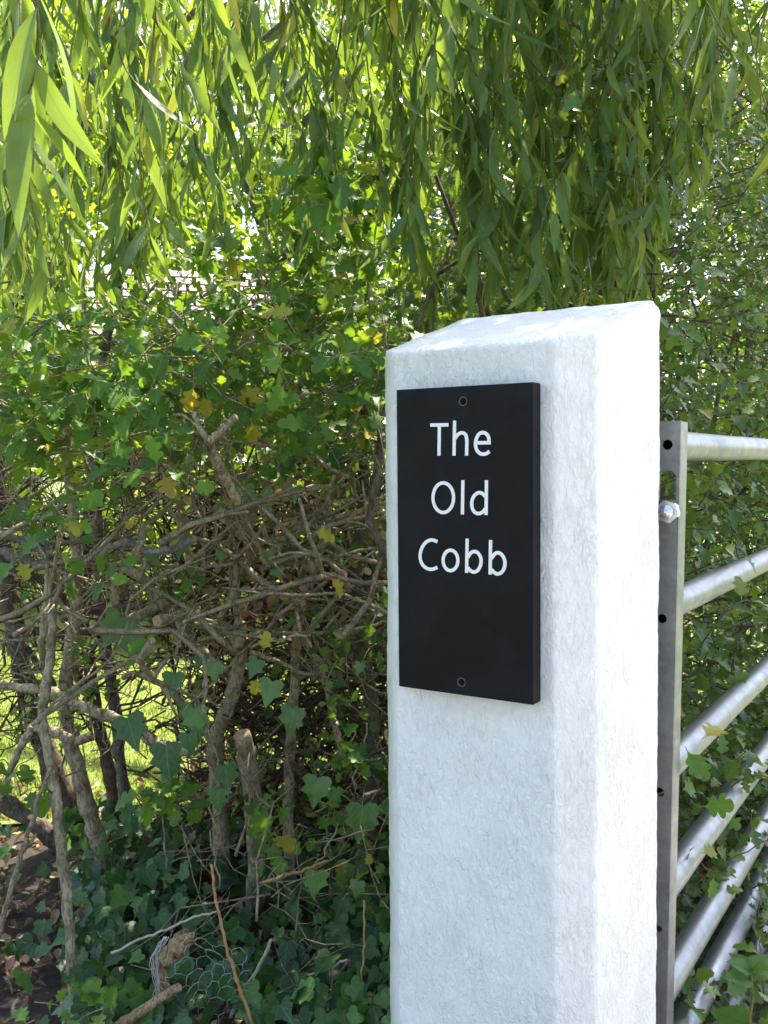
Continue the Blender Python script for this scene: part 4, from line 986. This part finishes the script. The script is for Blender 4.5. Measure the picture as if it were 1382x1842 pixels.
# nettle in front of the gate foot
nb_ = at(1352, 1842, 1.45)
ne = empty('nettle_plant', (nb_.x, nb_.y, 0), label='leafy green nettle growing in front of the gate rails at bottom right', cat='nettle')
top = at(1350, 1748, 1.45); tb = Tubes(); tb.add(wob(spline([(nb_.x+.01, nb_.y, 0), (nb_.x, nb_.y, top.z*.5), top], 6), .002), [.0035, .0025], 8); o = tb.build('stem', M['wtwig']); rel(o, ne)
Pn, An, Nn_, Sn = [], [], [], []
for i in range(9):
    z = top.z-.012-i*.055-.02*(i > 0); a0 = i*math.pi/2+.5; sz = min(.10, .055+.02*i)
    for s2_ in (0, math.pi):
        a = a0+s2_; Pn.append((top.x, top.y, z)); An.append((math.cos(a), math.sin(a), -.25 if i else .35)); Nn_.append((RNG.normal(0, .2), -.6, 1)); Sn.append(sz)
for k_ in range(4):
    a = k_*1.6+.3; Pn.append(tuple(top)); An.append((math.cos(a), math.sin(a), .7)); Nn_.append((0, -.6, 1)); Sn.append(.045)
o = leaves('leaves', NET, np.array(Pn), np.array(An), np.array(Nn_), Sn, M['nettle'], None, .2, .3, .05, wavy=.02); rel(o, ne)

# ------------------------------------------------------------------ lawn grass
n = 60000
x = RNG.uniform(-3.2, .9, n); y = 3.15+3.6*RNG.random(n)**1.3
ph = RNG.random(n)*6.28; L = RNG.uniform(.014, .04, n); wd = .0022+.0012*RNG.random(n)
d = np.stack([np.cos(ph), np.sin(ph), np.zeros(n)], -1); s2a = np.stack([-np.sin(ph), np.cos(ph), np.zeros(n)], -1)
b0 = np.stack([x, y, np.full(n, .005)], -1); up = np.array([0, 0, 1.0])
lean = RNG.uniform(.1, .7, n)
V = np.stack([b0-s2a*wd[:, None], b0+s2a*wd[:, None], b0+s2a*(wd*.7)[:, None]+up*(L*.6)[:, None]+d*(L*lean*.3)[:, None], b0-s2a*(wd*.7)[:, None]+up*(L*.6)[:, None]+d*(L*lean*.3)[:, None], b0+up*L[:, None]+d*(L*lean)[:, None]+s2a*.0002, b0+up*L[:, None]+d*(L*lean)[:, None]-s2a*.0002], 1).reshape(-1, 3)
i = np.arange(n)[:, None]*6; Q = np.concatenate([i+[0, 1, 2, 3], i+[3, 2, 4, 5]], 1).reshape(-1, 4)
o = np_mesh('grass', V, Q, 4, M['grass'], None, np.zeros((len(V), 2)), np.repeat(RNG.random(n), 6)); tag(o, 'short sunlit lawn grass beyond the hedge stems', 'grass', None, 'stuff')

# ------------------------------------------------------------------ garden behind
sp_ = at(345, 598, 7.4)
shed = empty('garden_shed', (sp_.x, 7.4, -.1), R(14), label='brown boarded shed with pale tiled roof seen through the leaves', cat='shed')
m, t, p = new_mat('shed_boards'); co = objco(t)
wv = N_(t, 'ShaderNodeTexWave'); wv.wave_type = 'BANDS'; wv.bands_direction = 'Z'; wv.wave_profile = 'SAW'; wv.inputs['Scale'].default_value = 2.2; t.links.new(co, wv.inputs[0])
t.links.new(mix_(t, .5, ramp(t, noise_(t, objco(t, (.2, 1, 4)), 30, 4), [(.3, (.10, .055, .025)), (.7, (.22, .13, .06))]), ramp(t, wv.outputs[0], [(0, (.3, .3, .3)), (.15, (1, 1, 1)), (1, (.8, .8, .8))]), 'MULTIPLY'), p.inputs['Base Color']); p.inputs['Roughness'].default_value = .8
t.links.new(bump(t, wv.outputs[0], .8, .02), p.inputs['Normal']); M['board'] = m
M['tile'] = flat_mat('pinkish_roof_tile', (.25, .19, .165), .45, .5, 0, 12, .25, .2)
bm = bmesh.new(); gbox(bm, -.62, .62, 0, 1.8, 0, 2.19); mesh_obj('wall', bm, M['board'], shed)
bm = bmesh.new(); gbox(bm, -.7, .7, -.2, -.17, 2.14, 2.23); mesh_obj('fascia', bm, M['board'], shed)
bm = bmesh.new()
rows = 9
for r_ in range(rows):
    for c_ in range(9):
        x0_ = -.80+c_*.155+(r_*.055) % .155; y0_ = -.22+r_*.10; z0_ = 2.25+r_*.075
        mt_ = Matrix.Translation((x0_+.075, y0_+.06, z0_+.03)) @ Matrix.Rotation(R(36)-.06, 4, 'X') @ Matrix.Diagonal((.13, .115, .03, 1))
        bmesh.ops.create_cube(bm, size=1, matrix=mt_)
mesh_obj('roof', bm, M['tile'], shed)
bm = bmesh.new(); mt_ = Matrix.Translation((-.03, .26, 2.56)) @ Matrix.Rotation(R(37), 4, 'X') @ Matrix.Diagonal((1.40, 1.2, .03, 1)); bmesh.ops.create_cube(bm, size=1, matrix=mt_); mesh_obj('roof_deck', bm, M['barkd'], shed)

def bushy(name, label, cx, cy, rz_, rx, n, ls, z0=0.0, trunk=True, mat='far', cat='tree', group=None):
    e = empty(name, (cx, cy, 0), label=label, cat=cat, group=group)
    k = 26; cc_ = rnd_dirs(k, .1)*[rx*.8, rx*.6, rz_*.42]; cc_[:, 2] += z0+rz_*.5
    who = RNG.integers(0, k, n); rr = rx*.34
    P = cc_[who]+rnd_dirs(n)*rr*(RNG.random(n)[:, None]**.5)*[1, 1, .8]+[cx, cy, 0]
    P[:, 2] = np.maximum(P[:, 2], .03)
    o = leaves('crown', OVAL, P, rnd_dirs(n, -.3), rnd_dirs(n, .8), ls*RNG.uniform(.6, 1.3, n), M[mat], None, .3, .2, .1); rel(o, e)
    tb = Tubes(); tb.add(wob(spline([(cx, cy, 0), (cx+.05, cy, z0+rz_*.3), (cx, cy, z0+rz_*.7)], 5), .02), [rx*.06, rx*.02], 8, .05)
    for j in range(8): tb.add(spline([(cx, cy, z0+rz_*(.15+.04*j)), tuple((np.array([cx, cy, 0])+cc_[j]+[cx, cy, z0])/2+np.array([0, 0, .1])) if False else tuple((np.array([cx*2, cy*2, z0+rz_*.3])+cc_[j])/2), tuple(np.array([cx, cy, 0])+cc_[j])], 4), [rx*.03, rx*.008], 6)
    o = tb.build('trunk', M['barkd']); rel(o, e)
bushy('garden_tree', 'bright yellow-green tree far left beyond the lawn', -4.6, 9.5, 5.0, 1.7, 8320, .11)
bushy('garden_tree', 'sunlit tree beyond the lawn, just left of the shed', -3.0, 10.8, 6.2, 1.7, 8320, .11)
bushy('garden_tree', 'tall yellow-green tree rising behind the shed roof', -1.0, 11.5, 7.4, 2.2, 11200, .12, .6)
bushy('garden_tree', 'sunlit tree to the right of the shed, above the hedge', .9, 10.5, 7.0, 1.9, 10400, .11)
bushy('garden_tree', 'tree behind the willow strands above the pillar', 3.0, 11.0, 7.6, 2.1, 10400, .12)
bushy('garden_tree', 'tree rising above the tall hedge at the right edge', 5.6, 11.0, 7.4, 2.2, 8320, .12)
bushy('garden_shrub', 'low bright shrub at the left end of the lawn', -3.6, 7.6, 1.5, .9, 2400, .07, cat='shrub')
bushy('garden_shrub', 'low yellow-green shrub in front of the shed wall', -1.2, 6.6, 1.3, .7, 2200, .07, cat='shrub')
bushy('garden_shrub', 'leafy shrub between the shed and the hedge', .1, 6.4, 1.8, .8, 2600, .07, cat='shrub')
bushy('garden_tree', 'dense tree standing farthest back above the roof', -3.6, 16.5, 10.5, 3.4, 15000, .17)
bushy('garden_tree', 'dense tall tree far behind the top left willow strands', -7.2, 15.5, 9.5, 3.0, 12000, .17)
bushy('garden_tree', 'dense tree far back in the gap left of the pillar', .8, 16.5, 10.5, 3.2, 13000, .17)
